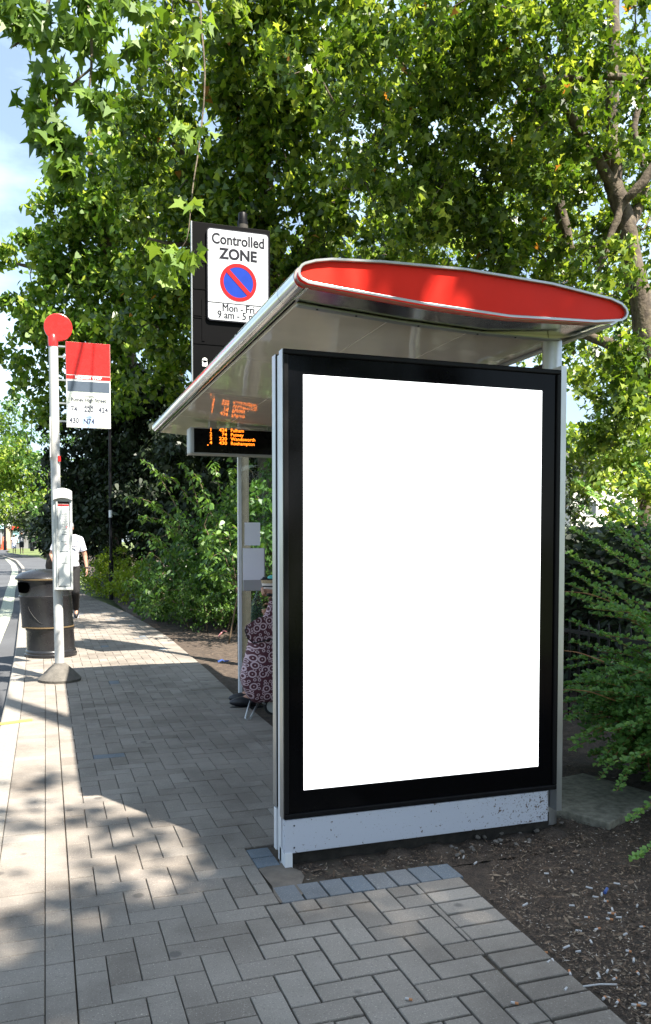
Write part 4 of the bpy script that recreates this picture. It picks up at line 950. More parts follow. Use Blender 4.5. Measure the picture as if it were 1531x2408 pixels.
# plastic bag hanging behind the glass
pb = [(1480, 592, 622), (1470, 590, 622), (1440, 591, 620), (1415, 593, 616), (1400, 600, 611), (1388, 604, 608)]
mb = MB(); vs_ = []
for k, (v, ul, ur) in enumerate(pb):
    a_, b_ = aty(ul, v, 7.21), aty(ur, v, 7.21)
    for j in range(16): t_ = 2 * pi * j / 16; rp = 1 + .08 * sin(4 * t_ + k); vs_.append(((a_.x + b_.x) / 2 + (b_.x - a_.x) / 2 * cos(t_) * rp, 7.21 + .03 * sin(t_) * rp, a_.z))
mb.add(vs_, [(k * 16 + j, k * 16 + (j + 1) % 16, (k + 1) * 16 + (j + 1) % 16, (k + 1) * 16 + j) for k in range(5) for j in range(16)] + [tuple(range(16))[::-1], tuple(80 + j for j in range(16))])
tag(obj('plastic_bag', mb, 'bag_plastic', smooth=True), 'knotted grey-green plastic bag seen through the shelter end glass', 'plastic bag')

# ------------------------------------------------------------ buildings far off
def far_building():
    d = 105; a_ = atd(-60, 1300, d); b_ = atd(92, 1300, d); zb = elev(a_.y); z0 = -.1
    gl_ = lambda u, v, dd=d: atd(u, v, dd)
    y = gl_(20, 1280).y; base = gl_(20, 1293).z
    T = thing('shop_building', 'shops with beige pillars and a red sign strip at the far bend', 'building', (gl_(20, 1280).x, y, 0))
    X = lambda u: aty(u, 1280, y).x; Z = lambda v: aty(20, v, y).z
    obj('wall', MB().box(X(-90), X(95), y + .8, y + 8, -.2, Z(1205)), 'building_white', T)
    obj('shop_front', MB().box(X(-80), X(95), y + .3, y + .79, -.2, Z(1235)), 'shop_grey', T)
    obj('pillar', MB().box(X(15.5), X(25), y - .4, y + .28, -.2, Z(1237)), 'building_beige', T)
    obj('pillar', MB().box(X(-30), X(-18), y - .4, y + .28, -.2, Z(1237)), 'building_beige', T)
    obj('pillar', MB().box(X(74), X(78), y - .4, y + .28, -.2, Z(1240)), 'building_beige', T)
    obj('red_fascia', MB().box(X(29), X(46), y - .1, y + .28, Z(1245), Z(1237)), 'shop_red', T)
    obj('pale_fascia', MB().box(X(-16), X(12), y - .1, y + .28, Z(1243), Z(1234)), 'shop_teal', T)
    obj('window', MB().box(X(31), X(45), y + .2, y + .29, Z(1276), Z(1246)), 'shop_teal', T)
    obj('window', MB().box(X(-12), X(5), y + .2, y + .29, Z(1280), Z(1246)), 'cloth_grey', T)
    for k in range(5): 
        w_ = obj('window', MB().box(X(-70 + k * 34), X(-58 + k * 34), y + .7, y + .79, Z(1228), Z(1212)), 'window_dark', T)
far_building()
p = atd(9, 1296, 88); c = MB().lathe([(.42, 0), (.40, .06), (.28, .08), (.10, 1.3), (.05, 1.35)], 16, (p.x, p.y, elev(p.y))); tag(obj('traffic_cone', c, 'cone_red', smooth=2), 'tall red barrier cone beside the far road', 'cone')
post(12.3, 1297, 84, 3.4, .11, 'slim dark post left of the beige pillar at the far bend')
post(76, 1296, 80, 4.2, .13, 'dark post beside the walkers at the far bend')
# white house behind the hedge on the right
def white_house():
    d = 42; c = atd(1440, 1180, d); y = c.y
    X = lambda u: aty(u, 1200, y).x; Z = lambda v: aty(1440, v, y).z
    T = thing('white_house', 'sunlit white house seen through leaves above the dark hedge on the right', 'house', (c.x, y, 0))
    wl_ = MB(); wl_.box(X(1340), X(1640), y, y + 8, -.1, Z(1118)); obj('wall', wl_, 'building_white', T)
    rf = MB(); x0, x1 = X(1332), X(1650); rf.add([(x0, y - .4, Z(1118)), (x1, y - .4, Z(1118)), (x1, y + 8.4, Z(1118)), (x0, y + 8.4, Z(1118)), (x0 + 1, y + 4, Z(1060)), (x1 - 1, y + 4, Z(1060))], [(0, 1, 5, 4), (1, 2, 5), (2, 3, 4, 5), (3, 0, 4), (0, 3, 2, 1)]); obj('roof', rf, 'shop_grey', T)
    for u in (1388, 1452, 1520, 1580):
        w_ = obj('window', MB().box(X(u) - .32, X(u) + .32, y - .02, y + .02, Z(1212), Z(1180)), 'window_dark', T)
        obj('frame', frame(MB(), X(u) - .37, X(u) + .37, Z(1214), Z(1178), y - .05, y - .0, .06), 'white_ink', w_)
white_house()

# ------------------------------------------------------------ foliage
def lv(pts): return np.array(pts, dtype=float)
PLANE = lv([(0, 0), (.30, -.12), (.25, .10), (.60, .28), (.25, .40), (.02, .95), (-.22, .42), (-.58, .32), (-.27, .12), (-.33, -.08)])
MID = lv([(0, -.05), (.42, .05), (.38, .40), (.0, .92), (-.36, .42), (-.45, .02)])
OVAL = lv([(0, 0), (.22, .22), (.24, .52), (.08, .92), (0, 1.0), (-.10, .90), (-.25, .50), (-.20, .2)])
ROUND = lv([(0, 0), (.20, .25), (.33, .6), (.22, .92), (-.0, 1.0), (-.24, .90), (-.33, .58), (-.18, .25)])
DIAM = lv([(0, 0), (.32, .38), (0, 1), (-.32, .42)])
class Leaves:
    def __init__(s): s.P = []; s.T = []; s.N = []; s.S = []; s.tone = []
    def put(s, P, T, N, S, tone): s.P.append(P); s.T.append(T); s.N.append(N); s.S.append(S); s.tone.append(tone)
    def build(s, name, shape, m, parent, keep=None):
        P, T, N, S, tone = [np.concatenate(a_) for a_ in (s.P, s.T, s.N, s.S, s.tone)]
        if keep is not None: k = keep(P); P, T, N, S, tone = P[k], T[k], N[k], S[k], tone[k]
        n = len(P); K = len(shape)
        T = T / np.linalg.norm(T, axis=1, keepdims=True); N = N - T * np.sum(N * T, axis=1, keepdims=True); N /= np.maximum(np.linalg.norm(N, axis=1, keepdims=True), 1e-6); Bn = np.cross(N, T)
        wv = rng.uniform(.8, 1.15, n)
        fold = rng.uniform(.0, .65, n); droop = rng.uniform(-.15, .5, n)
        V = P[:, None, :] + S[:, None, None] * ((shape[None, :, 0:1] * wv[:, None, None]) * Bn[:, None, :] + shape[None, :, 1:2] * T[:, None, :] + ((np.abs(shape[None, :, 0]) * fold[:, None] - shape[None, :, 1] ** 2 * droop[:, None])[:, :, None]) * N[:, None, :])
        off = np.array(ORG[parent.name]) if parent else np.zeros(3); V = (V - off).reshape(-1, 3)
        me = bpy.data.meshes.new(name); me.vertices.add(n * K); me.vertices.foreach_set('co', V.astype(np.float32).ravel())
        me.loops.add(n * K); me.loops.foreach_set('vertex_index', np.arange(n * K, dtype=np.int32)); me.polygons.add(n); me.polygons.foreach_set('loop_start', np.arange(0, n * K, K, dtype=np.int32))
        me.update(calc_edges=True); me.attributes.new('tone', 'FLOAT', 'FACE').data.foreach_set('value', np.clip(tone, 0, 1).astype(np.float32)); me.materials.append(M[m])
        o = bpy.data.objects.new(name, me); col.objects.link(o); ORG[o.name] = Vector(off)
        if parent: o.parent = parent
        return o
def unit(n):
    v = rng.normal(size=(n, 3)); return v / np.linalg.norm(v, axis=1, keepdims=True)
def clumps_in(ells, dens):
    """ells: list of (centre, (ra, rd, rv)) in metres, in a frame turned with the street view"""
    C = []
    for c, r in ells:
        vol = r[0] * r[1] * r[2] * 4.19; n = max(4, int(dens * vol))
        u = unit(n) * (rng.random((n, 1)) ** .42)
        ax = np.array([[cos(.33), -sin(.33), 0], [sin(.33), cos(.33), 0], [0, 0, 1]])
        C.append(np.array(c) + (u[:, 0:1] * r[0]) * ax[0] + (u[:, 1:2] * r[1]) * ax[1] + (u[:, 2:3] * r[2]) * ax[2])
    return np.concatenate(C)
def leafy(L, C, per, rad, size, tone=(.45, .2), flat=.75, up=.8, hang=(.2, 1.1), jitter=.3):
    for c in C:
        n = max(3, int(rng.poisson(per))); rr_ = rad * rng.uniform(.6, 1.35)
        P = c + unit(n) * (rng.random((n, 1)) ** .6) * rr_ * np.array([1, 1, flat])
        a_ = rng.uniform(0, 2 * pi, n); T = np.stack([np.cos(a_), np.sin(a_), -rng.uniform(*hang, n)], 1)
        N = unit(n) * .75 + np.array([0, 0, up]); S = size * rng.uniform(1 - jitter, 1 + jitter, n)
        L.put(P, T, N, S, np.clip(rng.normal(tone[0], tone[1], n) + rng.normal(0, .06), 0, .93) * (rng.random(n) > .002) + (rng.random(n) < .003) * 1.0)
def twigs(mb, nodes, C, r=.012, frac=1.0, sag=.25, n=4):
    """join clump centres to the nearest wood"""
    N = [np.array(p) for p in nodes]; base = N[0] * 0 + np.mean(N, axis=0)
    order = sorted(range(len(C)), key=lambda i: min(np.linalg.norm(C[i] - q) for q in N[:40]))
    arr = np.array(N)
    for i in order:
        if rng.random() > frac: continue
        c = C[i]; dd = np.linalg.norm(arr - c, axis=1) ; j = int(np.argmin(dd)); p = arr[j]; L = dd[j]
        if L < .05: continue
        m1 = p + (c - p) * .35 + rng.normal(0, .08, 3) * L + np.array([0, 0, .15 * L]); m2 = p + (c - p) * .72 + rng.normal(0, .07, 3) * L + np.array([0, 0, .08 * L])
        e = c + np.array([0, 0, -sag * rng.random() * .6])
        r0 = r * (1 + .8 * min(L, 2)); mb.tube([p, m1, m2, e], [r0, r0 * .75, r0 * .5, r0 * .3], n, caps=False)
        arr = np.vstack([arr, m1, m2, c])
def bent(pts, rads, mb, n=12, sub=5, wob=.02):
    """smooth limb through pts; returns the nodes"""
    P = [np.array(p, dtype=float) for p in pts]; out = []; R = []
    for i in range(len(P) - 1):
        p0, p1, p2, p3 = P[max(i - 1, 0)], P[i], P[i + 1], P[min(i + 2, len(P) - 1)]
        for k in range(sub):
            t = k / sub; q_ = .5 * ((2 * p1) + (-p0 + p2) * t + (2 * p0 - 5 * p1 + 4 * p2 - p3) * t * t + (-p0 + 3 * p1 - 3 * p2 + p3) * t ** 3)
            r = rads[i] + (rads[i + 1] - rads[i]) * t; out.append(q_ + rng.normal(0, wob, 3) * min(1, r * 6)); R.append(r * rng.uniform(.93, 1.07))
    out.append(P[-1]); R.append(rads[-1]); mb.tube(out, R, n, caps=True); return out
def E(u, v, d, ru, rd, rv): return (np.array(atd(u, v, d)), (ru, rd, rv))
W3 = lambda u, v, d: np.array(atd(u, v, d))
SX, SYY = .324, .607
def sunspot(P):                                          # where a leaf's shadow meets the ground
    return P[:, 0] - SX * P[:, 2], P[:, 1] + SYY * P[:, 2]
def tree(name, label, base, limbs, ells, dens, per, rad, size, shape, lm, tone, wm='bark', keep=None, group=None, twr=.010, twf=.6, nearwood=None, **kw):
    T = thing(name, label, 'tree', base, group); wood = MB(); nodes = []
    for pts, rads in limbs: nodes += bent(pts, rads, wood)
    C = clumps_in(ells, dens)
    L = Leaves(); leafy(L, C, per, rad, size, tone, **kw)
    up = [q_ for q_ in nodes if q_[2] > base[2] + 1.2] or nodes
    twigs(wood, up, C, twr, twf)
    tk = obj('trunk', wood, wm, T, smooth=True)
    cr_ = L.build('crown', shape, lm, T, keep)
    return T
Z0 = lambda p: np.array([p[0], p[1], elev(p[1]) - .1])

# right plane tree with the visible fork
d = 11.5
tb = Z0(W3(1720, 1500, d))
limbs = [([tb, W3(1630, 1150, d), W3(1540, 880, d), W3(1508, 720, d), W3(1485, 600, d), W3(1455, 480, d), W3(1440, 420, d), W3(1440, 250, d), W3(1442, 60, d), W3(1440, -150, d + .3), W3(1400, -500, d + .8)], [.24, .21, .17, .155, .14, .13, .12, .092, .088, .075, .04]),
         ([W3(1450, 470, d), W3(1420, 400, d - .1), W3(1370, 320, d - .3), W3(1330, 255, d - .4), W3(1280, 195, d - .5), W3(1235, 90, d - .7), W3(1170, -60, d - .9)], [.085, .08, .072, .066, .055, .045, .02]),
         ([W3(1560, 196, d - .6), W3(1490, 185, d - .7), W3(1420, 178, d - .8), W3(1370, 186, d - .8), W3(1325, 184, d - .9), W3(1270, 210, d - 1), W3(1225, 208, d - 1)], [.055, .05, .045, .04, .038, .03, .015]),
         ([W3(1325, 184, d - .9), W3(1296, 150, d - 1), W3(1270, 120, d - 1.1)], [.03, .025, .01]),
         ([W3(1560, 365, d - .4), W3(1500, 440, d - .4), W3(1465, 480, d - .3), W3(1440, 545, d - .3), W3(1420, 600, d - .3), W3(1405, 650, d - .2)], [.07, .06, .05, .05, .045, .03]),
         ([W3(1470, 560, d), W3(1520, 420, d + .5), W3(1490, 300, d + .6), W3(1530, 180, d + .6)], [.09, .06, .05, .03]),
         ([W3(1340, 600, d + 1.2), W3(1300, 430, d + 1), W3(1245, 340, d + 1), W3(1200, 270, d + 1)], [.10, .09, .08, .04]),
         ([W3(1530, 900, d), W3(1470, 830, d + .6), W3(1380, 790, d + 1.2), W3(1300, 760, d + 1.6)], [.14, .09, .07, .04])]
ells = [E(1250, 120, 10.6, 1.7, 1.4, 1.2), E(1060, 330, 11, 1.7, 1.5, 1.5), E(1480, 160, 13.2, 1.6, 1.1, 2.0), E(950, 60, 10, 1.8, 1.6, 1.2), E(1250, 430, 12.2, 1.8, 1.3, 1.2), E(1450, 450, 13.5, 1.5, 1.0, 1.6),
        E(1210, 610, 12.3, 1.5, 1.3, .6), E(1440, 960, 11.6, .75, 1.0, .75), E(1470, 760, 13.6, 1.0, .9, 1.1), E(1020, 530, 11.8, 1.5, 1.3, .75), E(1150, -240, 11, 2.2, 1.4, 1.1), E(1330, 280, 10.2, .7, .8, .6), E(1490, 600, 10.4, .45, .5, .6), E(1380, 30, 10.4, .6, .8, .5), E(1490, 1010, 10.8, .55, .6, .5), E(1400, 890, 11.9, .6, .7, .45), E(1385, 1040, 11.6, .45, .6, .4), E(1470, 880, 11.0, .5, .5, .5)]
tree('plane_tree', 'large plane tree with forked mottled trunk rising behind the right end of the shelter', Vector(tb), limbs, ells, 3.8, 68, .36, .110, PLANE, 'leaf_plane', (.45, .26), group=None)

# middle plane tree behind the shelter roof
d = 15; tb = Z0(W3(640, 1400, 16))
limbs = [([tb, W3(640, 1000, 16), W3(650, 700, 15.5), W3(620, 400, 15), W3(600, 100, 15)], [.30, .27, .22, .15, .08]), ([W3(645, 800, 15.6), W3(560, 600, 15), W3(480, 430, 15), W3(400, 330, 15)], [.14, .11, .08, .04]),
         ([W3(650, 700, 15.5), W3(760, 520, 15), W3(860, 380, 14.5), W3(930, 260, 14)], [.14, .1, .08, .04]), ([W3(560, 600, 15), W3(500, 560, 14.8), W3(420, 575, 14.8), W3(350, 560, 15)], [.07, .05, .04, .02])]
ells = [E(740, 250, 13.6, 1.9, 1.8, 1.7), E(560, 330, 14.5, 1.6, 1.8, 1.6), E(760, 560, 14.2, 2.0, 1.5, 1.2), E(500, 560, 15, 1.6, 1.8, 1.5), E(620, 20, 12.5, 1.8, 1.6, 1.2), E(400, 420, 15.5, 1.2, 1.5, 1.3), E(420, 800, 15.5, 1.4, 1.4, 1.3), E(560, 850, 15, 1.0, 1.2, 1.2),
        E(430, 170, 14.5, 1.1, 1.2, 1.0), E(900, 700, 14.5, 1.8, 1.2, .7)]
tree('plane_tree', 'bushy plane tree filling the view above and behind the shelter roof', Vector(tb), limbs, ells, 3.5, 66, .40, .122, MID, 'leaf_plane', (.50, .26))

# left plane tree, leaning over the road side
tb = Z0(W3(350, 1330, 27))
limbs = [([tb, W3(330, 1100, 26), W3(300, 850, 22), W3(260, 600, 20), W3(220, 400, 19.5), W3(210, 300, 19.5)], [.34, .3, .25, .18, .1, .05]), ([W3(300, 850, 20.5), W3(200, 700, 20), W3(110, 640, 20), W3(40, 620, 20)], [.14, .1, .07, .03]),
         ([W3(280, 700, 20.3), W3(360, 560, 19.5), W3(400, 460, 19)], [.12, .08, .04])]
ells = [E(250, 420, 19, 1.1, 1.5, 1.3), E(190, 560, 20, 1.2, 1.6, 1.2), E(120, 640, 20.5, 1.15, 1.5, .9), E(300, 600, 19.5, 1.8, 1.8, 1.7), E(200, 760, 20, 1.8, 1.6, 1.3), E(90, 790, 21, .95, 1.2, .9), E(340, 760, 19.5, 1.5, 1.3, 1.4), E(330, 430, 18.5, 1.3, 1.3, 1.4),
        E(130, 900, 21, .9, 1.2, 1.0), E(300, 920, 20.5, 1.3, 1.2, .8), E(300, 300, 18.5, .8, 1.1, .8), E(60, 700, 20.5, .8, 1.0, .6), E(60, 590, 20.5, .5, .7, .35), E(160, 480, 19.5, .6, .8, .45), E(30, 850, 21, .5, .7, .5)]
tree('plane_tree', 'tall plane tree behind the bus stop, its crown edged by sky on the left', Vector(tb), limbs, ells, 2.9, 66, .45, .142, MID, 'leaf_bright', (.45, .27))

# dark evergreens behind
tb = Z0(W3(260, 1330, 24))
tree('yew_tree', 'very dark dense yew behind the bus stop flag', Vector(tb), [([tb, W3(260, 1200, 24), W3(255, 1000, 24), W3(250, 850, 24)], [.3, .26, .18, .08])],
     [E(230, 1080, 22.5, 1.6, 1.2, 2.3), E(330, 1030, 21.5, 1.5, 1.1, 2.0), E(200, 1230, 23, 1.2, 1.2, 1.1), E(300, 1220, 21.5, 1.4, 1.0, 1.3), E(420, 1050, 20.5, 1.5, 1.0, 1.9), E(400, 1220, 20, 1.4, 1.0, 1.2), E(150, 1240, 26, 1.0, 1.2, .9)], 6.0, 95, .45, .155, OVAL, 'leaf_dark', (.45, .25), wm='twig_dark', twf=.3)
tb = Z0(W3(560, 1380, 19.5))
tree('yew_tree', 'dark evergreen tree behind the shelter end glass', Vector(tb), [([tb, W3(575, 1200, 19.5), W3(585, 1050, 19.5), W3(600, 900, 19.5)], [.24, .2, .16, .08])],
     [E(510, 1080, 18.5, 1.3, 1.0, 1.7), E(620, 1080, 18.0, 1.3, 1.0, 1.8), E(740, 1050, 17, 1.5, 1.0, 1.8), E(520, 1250, 18, 1.3, 1.0, 1.0), E(640, 1260, 17, 1.3, 1.0, 1.1)], 5.6, 90, .42, .15, OVAL, 'leaf_dark', (.6, .25), wm='twig_dark', twf=.3)
tb = Z0(W3(1250, 1400, 19))
tree('yew_tree', 'dark low evergreen tree beyond the plane tree trunk', Vector(tb), [([tb, W3(1250, 1200, 19), W3(1240, 1100, 19)], [.2, .16, .08])],
     [E(1150, 1190, 19, 2.2, 1.0, 1.4), E(1270, 1150, 20, 1.4, 1.0, 1.2)], 3.0, 50, .45, .14, DIAM, 'leaf_dark', (.6, .25), wm='twig_dark', twf=.3)
# grey-green shaggy tree left of the stop pole
tb = Z0(W3(122, 1300, 34))
tree('evergreen_tree', 'grey-green shaggy evergreen left of the bus stop pole', Vector(tb), [([tb, W3(122, 1200, 34), W3(120, 1050, 34)], [.22, .2, .1])],
     [E(110, 1090, 34, 1.3, 1.6, 2.4), E(125, 1200, 33, 1.2, 1.4, 1.4), E(60, 960, 36, .9, 1.2, .8)], 1.2, 48, .6, .20, DIAM, 'leaf_shrub', (.35, .25), wm='twig_dark')
# far bright trees
tb = Z0(W3(112, 1292, 62))
tree('roadside_tree', 'bright sunlit tree over the far road bend', Vector(tb), [([tb, W3(108, 1240, 62), W3(70, 1120, 62)], [.3, .25, .12])],
     [E(45, 1120, 60, 2.8, 3, 2.9), E(10, 1060, 58, 2.2, 3, 1.8), E(90, 1180, 58, 2.0, 2, 1.8), E(60, 1200, 57, 2.6, 2, 1.1), E(-20, 1150, 60, 2.2, 2, 2.6)], .55, 50, .8, .30, DIAM, 'leaf_bright', (.55, .28))
tb = Z0(W3(118, 1290, 66))
tree('roadside_tree', 'dark leafy tree shading the far walkers', Vector(tb), [([tb, W3(104, 1250, 66), W3(100, 1180, 66)], [.3, .25, .12])],
     [E(105, 1190, 64, 1.9, 3, 2.4), E(60, 1222, 68, 2.3, 2, 1.0), E(135, 1240, 60, 1.4, 2, 1.5), E(95, 1225, 56, 1.2, 2, 1.3), E(70, 1215, 56, 1.6, 2, .6)], 1.3, 50, .8, .28, DIAM, 'leaf_dark', (.7, .25))
tb = Z0(W3(-5, 1292, 90))
tree('roadside_tree', 'small pale tree at the left edge against the sky', Vector(tb), [([tb, W3(-5, 1200, 90), W3(5, 1050, 90)], [.3, .25, .12])],
     [E(10, 985, 85, 2.0, 3, 2.6), E(-15, 1080, 85, 2, 3, 3)], .4, 45, .9, .34, DIAM, 'leaf_bright', (.35, .25))
# bright trees far behind the right hedge
tb = Z0(W3(1510, 1290, 27))
tree('park_tree', 'sunlit park tree beyond the hedge on the right', Vector(tb), [([tb, W3(1515, 1150, 27), W3(1500, 1000, 27)], [.22, .2, .1])],
     [E(1500, 1040, 26, 1.6, 1.6, 1.4), E(1390, 1060, 28, 1.6, 1.5, 1.2), E(1355, 1180, 27, .55, 1, .8), E(1500, 1130, 25, 1.1, 1.2, .6), E(1560, 1170, 25, .9, 1.2, .9), E(1420, 1130, 26, .9, 1, .35), E(1470, 1215, 24, .5, .6, .25)], 3.4, 44, .5, .17, MID, 'leaf_bright', (.68, .22))
tb = Z0(W3(1150, 1290, 33))
tree('park_tree', 'tall pale tree far behind the plane tree trunk', Vector(tb), [([tb, W3(1150, 1000, 33), W3(1200, 600, 33)], [.3, .26, .12])],
     [E(1380, 780, 33, 3.4, 2, 2.4), E(1250, 500, 33, 3.6, 2, 3.0), E(1000, 560, 33, 4, 2, 3.2), E(700, 700, 33, 4, 2, 3)], .95, 50, .70, .24, DIAM, 'leaf_bright', (.70, .25))

# near plane tree: trunk outside the picture on the right, boughs overhead
tb = np.array([5.2, -3.4, -.1]); hb = W3(170, -160, 8.2)
limbs = [([tb, (5.1, -3.3, 2.5), (4.9, -3.1, 5), (4.8, -2.9, 7.5), (4.6, -2.6, 10), (4.4, -2.5, 12.5)], [.42, .36, .32, .26, .16, .06]),
         ([(4.8, -2.9, 7.0), (3.8, -.5, 8.2), (2.4, 2.5, 8.4), (1.0, 5.5, 7.9), tuple(hb)], [.17, .13, .10, .07, .04]),
         ([tuple(hb), tuple(W3(120, -20, 8.1)), tuple(W3(95, 60, 8.1)), tuple(W3(30, 110, 8.1))], [.03, .022, .016, .008]), ([tuple(hb), tuple(W3(210, 40, 8)), tuple(W3(215, 160, 8)), tuple(W3(200, 270, 8))], [.025, .016, .012, .006]),
         ([tuple(W3(215, 160, 8)), tuple(W3(150, 220, 8)), tuple(W3(110, 290, 8)), tuple(W3(120, 330, 8))], [.012, .010, .008, .004]),
         ([(2.4, 2.5, 8.4), tuple(W3(480, -150, 7)), tuple(W3(472, 20, 6.9)), tuple(W3(482, 180, 6.8)), tuple(W3(470, 330, 6.7)), tuple(W3(455, 430, 6.6)), tuple(W3(448, 500, 6.5)), tuple(W3(440, 560, 6.4)), tuple(W3(420, 590, 6.4))], [.03, .013, .008, .007, .006, .005, .004, .003, .002]),
         ([(4.9, -3.1, 6.0), (6.5, -4.5, 8), (7.5, -5.5, 10)], [.16, .12, .05]), ([(4.8, -2.9, 8), (3.2, -4.5, 9.5), (2, -6, 10.5)], [.14, .09, .04]), ([(3.8, -.5, 8.2), (5.5, 1.5, 9), (7, 3.5, 9.5)], [.09, .07, .04])]
def C_(x, y, z, a_, b_, c_): return (np.array([x, y, z]), (a_, b_, c_))
ells = [C_(5.2, -3.0, 9.5, 3.0, 2.6, 2.0), C_(6.8, -1.2, 9, 2.2, 2.4, 1.8), C_(3.6, -4.6, 9, 2.0, 2.0, 1.6), C_(4.2, -1.6, 8.6, 1.8, 1.6, 1.3), C_(3.4, -3.2, 7.4, 1.8, 1.4, 1.0), C_(5.4, -2.4, 7.6, 1.8, 1.6, 1.0), C_(6.5, .6, 9.0, 1.8, 1.4, 1.2), C_(2.2, -5.5, 8.5, 1.8, 1.5, 1.2), C_(.5, -6.5, 7.5, 2.6, 2.0, 2.0), C_(4.5, -6.5, 6.0, 2.6, 1.6, 2.6), C_(-2.5, -8.5, 7, 2.4, 1.8, 2.2), C_(2.5, -7.5, 3.6, 3.0, 1.0, 1.6)]  # lobes behind the camera added to block sky light and darken reflections
hang = [E(60, 50, 8.2, .42, .5, .26), E(150, 70, 8, .50, .5, .34), E(230, 120, 8.1, .38, .5, .40), E(260, 20, 8.4, .45, .5, .3), E(20, 30, 8.2, .3, .4, .25), E(130, 190, 8, .20, .3, .14), E(225, 235, 8, .20, .3, .12), E(120, 315, 8, .10, .2, .16), E(165, 385, 8, .16, .2, .12) , E(95, 250, 8, .12, .2, .10), E(150, 340, 8, .10, .2, .14)]
def shade_window(P):
    gx, gy = sunspot(P); keep = np.ones(len(P), bool)
    lit = ((gx < .62) & (gy > 2.95 + .45 * gx) & (gy < 9.5)) | ((gx < 1.15 + .3 * np.sin(gy * 9)) & (gy > 4.3) & (gy < 5.0))                     # leaves dropped so sun reaches the kerb strip and roof end
    nz = .5 + .5 * np.sin(gx * 5.1 + gy * 2.3) * np.sin(gy * 4.3 - gx * 3.1 + 1.2)
    keep &= ~(lit & (rng.random(len(P)) > .05 + .26 * (nz > .66)))
    gap = (gy < 3.15) & (gx < 2) & (nz > .95); keep &= ~(gap & (rng.random(len(P)) > .2))
    return keep
T = thing('plane_tree', 'near plane tree whose large-leaved boughs hang into the top left of the view', 'tree', Vector(tb)); wood = MB(); nodes = []
for pts, rads in limbs: nodes += bent(pts, rads, wood, wob=.015)
C = clumps_in(ells, 1.5); CH = clumps_in(hang, 26)
twigs(wood, [n_ for n_ in nodes if n_[2] > 5.5], C, .012, .8); twigs(wood, [n_ for n_ in nodes if n_[2] > 4.0 and n_[1] > 5], CH, .004, 1.0, .05)
obj('trunk', wood, 'bark', T, smooth=True)
L = Leaves(); leafy(L, C, 95, .5, .165, (.45, .2)); L.build('crown', PLANE, 'leaf_plane', T, shade_window)
L = Leaves(); leafy(L, CH, 17, .16, .15, (.45, .2), hang=(.5, 1.8), up=.5)
for (u, v, n_) in ((415, 605, 6), (390, 640, 4), (455, 595, 6), (395, 590, 5), (440, 470, 2), (470, 300, 3), (425, 296, 3), (430, 340, 2), (482, 60, 3), (445, 100, 2), (460, 345, 3)):
    leafy(L, W3(u, v, 6.45)[None, :], n_ + 4, .10, .125, (.72, .15), hang=(.3, 1.6), up=.35)
L.build('hanging_foliage', PLANE, 'leaf_near', T)
# roadside shade tree across the road (outside the view on the left): gives the dappled road
# ------------------------------------------------------------ shrubs
def shrub(name, label, ells, dens, per, rad, size, shape, lm, tone, base, wm='twig', stems=9, twr=.006, twf=.7, **kw):
    T = thing(name, label, 'shrub', Vector(base)); wood = MB(); C = clumps_in(ells, dens); C = C[C[:, 2] > .06 + 0 * C[:, 2]]
    nodes = []
    cz = np.mean(C, axis=0)
    for k in range(stems):
        t = C[rng.integers(len(C))]; b_ = np.array([base[0] + rng.normal(0, .15), base[1] + rng.normal(0, .15), elev(base[1]) - .03])
        b_[0] += (t[0] - base[0]) * .4; b_[1] += (t[1] - base[1]) * .6
        nodes += bent([b_, b_ + (t - b_) * .4 + np.array([0, 0, .15]), t], [twr * 2.2, twr * 1.6, twr * .7], wood, n=6, sub=4, wob=.01)
    twigs(wood, nodes, C, twr, twf, .1)
    obj('stems', wood, wm, T, smooth=True); L = Leaves(); leafy(L, C, per, rad, size, tone, **kw); return T, L, wood, C
def done(T, L, shape, lm): L.build('foliage', shape, lm, T)
g1 = gnd(430, 1470)
def G3(u, vb, x=0, y=0, z=0): p = gnd(u, vb); return np.array([p.x + x, p.y + y, z])
c0 = G3(400, 1480)
T, L, wd, C = shrub('shrub', 'tall loose green shrub with long shoots behind the paving, left of the shelter', [(c0 + [.9, 1.3, .95], (1.2, 1.3, 1.0)), (c0 + [1.5, .3, 1.1], (1.2, 1.2, 1.15)), (c0 + [.4, .7, .5], (.8, .9, .6)), (c0 + [2.2, -.3, .9], (1.1, 1.0, 1.1)), (c0 + [1.6, .6, 1.9], (.9, .8, .55))], 22, 30, .22, .085, OVAL, 'leaf_shrub', (.42, .22), c0 + [1.2, .8, 0], stems=14)
# long arching shoots
for (u0, v0, u1, v1, dd) in ((420, 1230, 300, 1165, 13), (420, 1200, 335, 1080, 13), (450, 1180, 375, 1115, 13), (470, 1200, 430, 1090, 12.8), (430, 1260, 330, 1215, 13.2), (400, 1300, 320, 1250, 13.4), (520, 1170, 500, 1090, 12.5), (500, 1220, 455, 1110, 12.6), (540, 1180, 545, 1100, 12.4), (560, 1160, 585, 1090, 12.2), (400, 1255, 360, 1180, 13)):
    a_, b_ = W3(u0, v0, dd), W3(u1, v1, dd); nodes = bent([a_, (a_ + b_) / 2 + [0, 0, .10], b_], [.008, .006, .003], wd, n=5, sub=6, wob=.004)
    for q_ in nodes:
        n_ = 4; P = q_ + rng.normal(0, .02, (n_, 3)); an = rng.uniform(0, 6.28, n_); L.put(P, np.stack([np.cos(an), np.sin(an), -rng.uniform(.2, .9, n_)], 1), unit(n_) * .5 + [0, 0, .8], .095 * rng.uniform(.7, 1.2, n_), rng.uniform(.55, .95, n_))
T.children[0].data = T.children[0].data
bpy.data.objects.remove(T.children[0]); obj('stems', wd, 'twig', T, smooth=True)
done(T, L, OVAL, 'leaf_shrub')
c0 = G3(520, 1495)
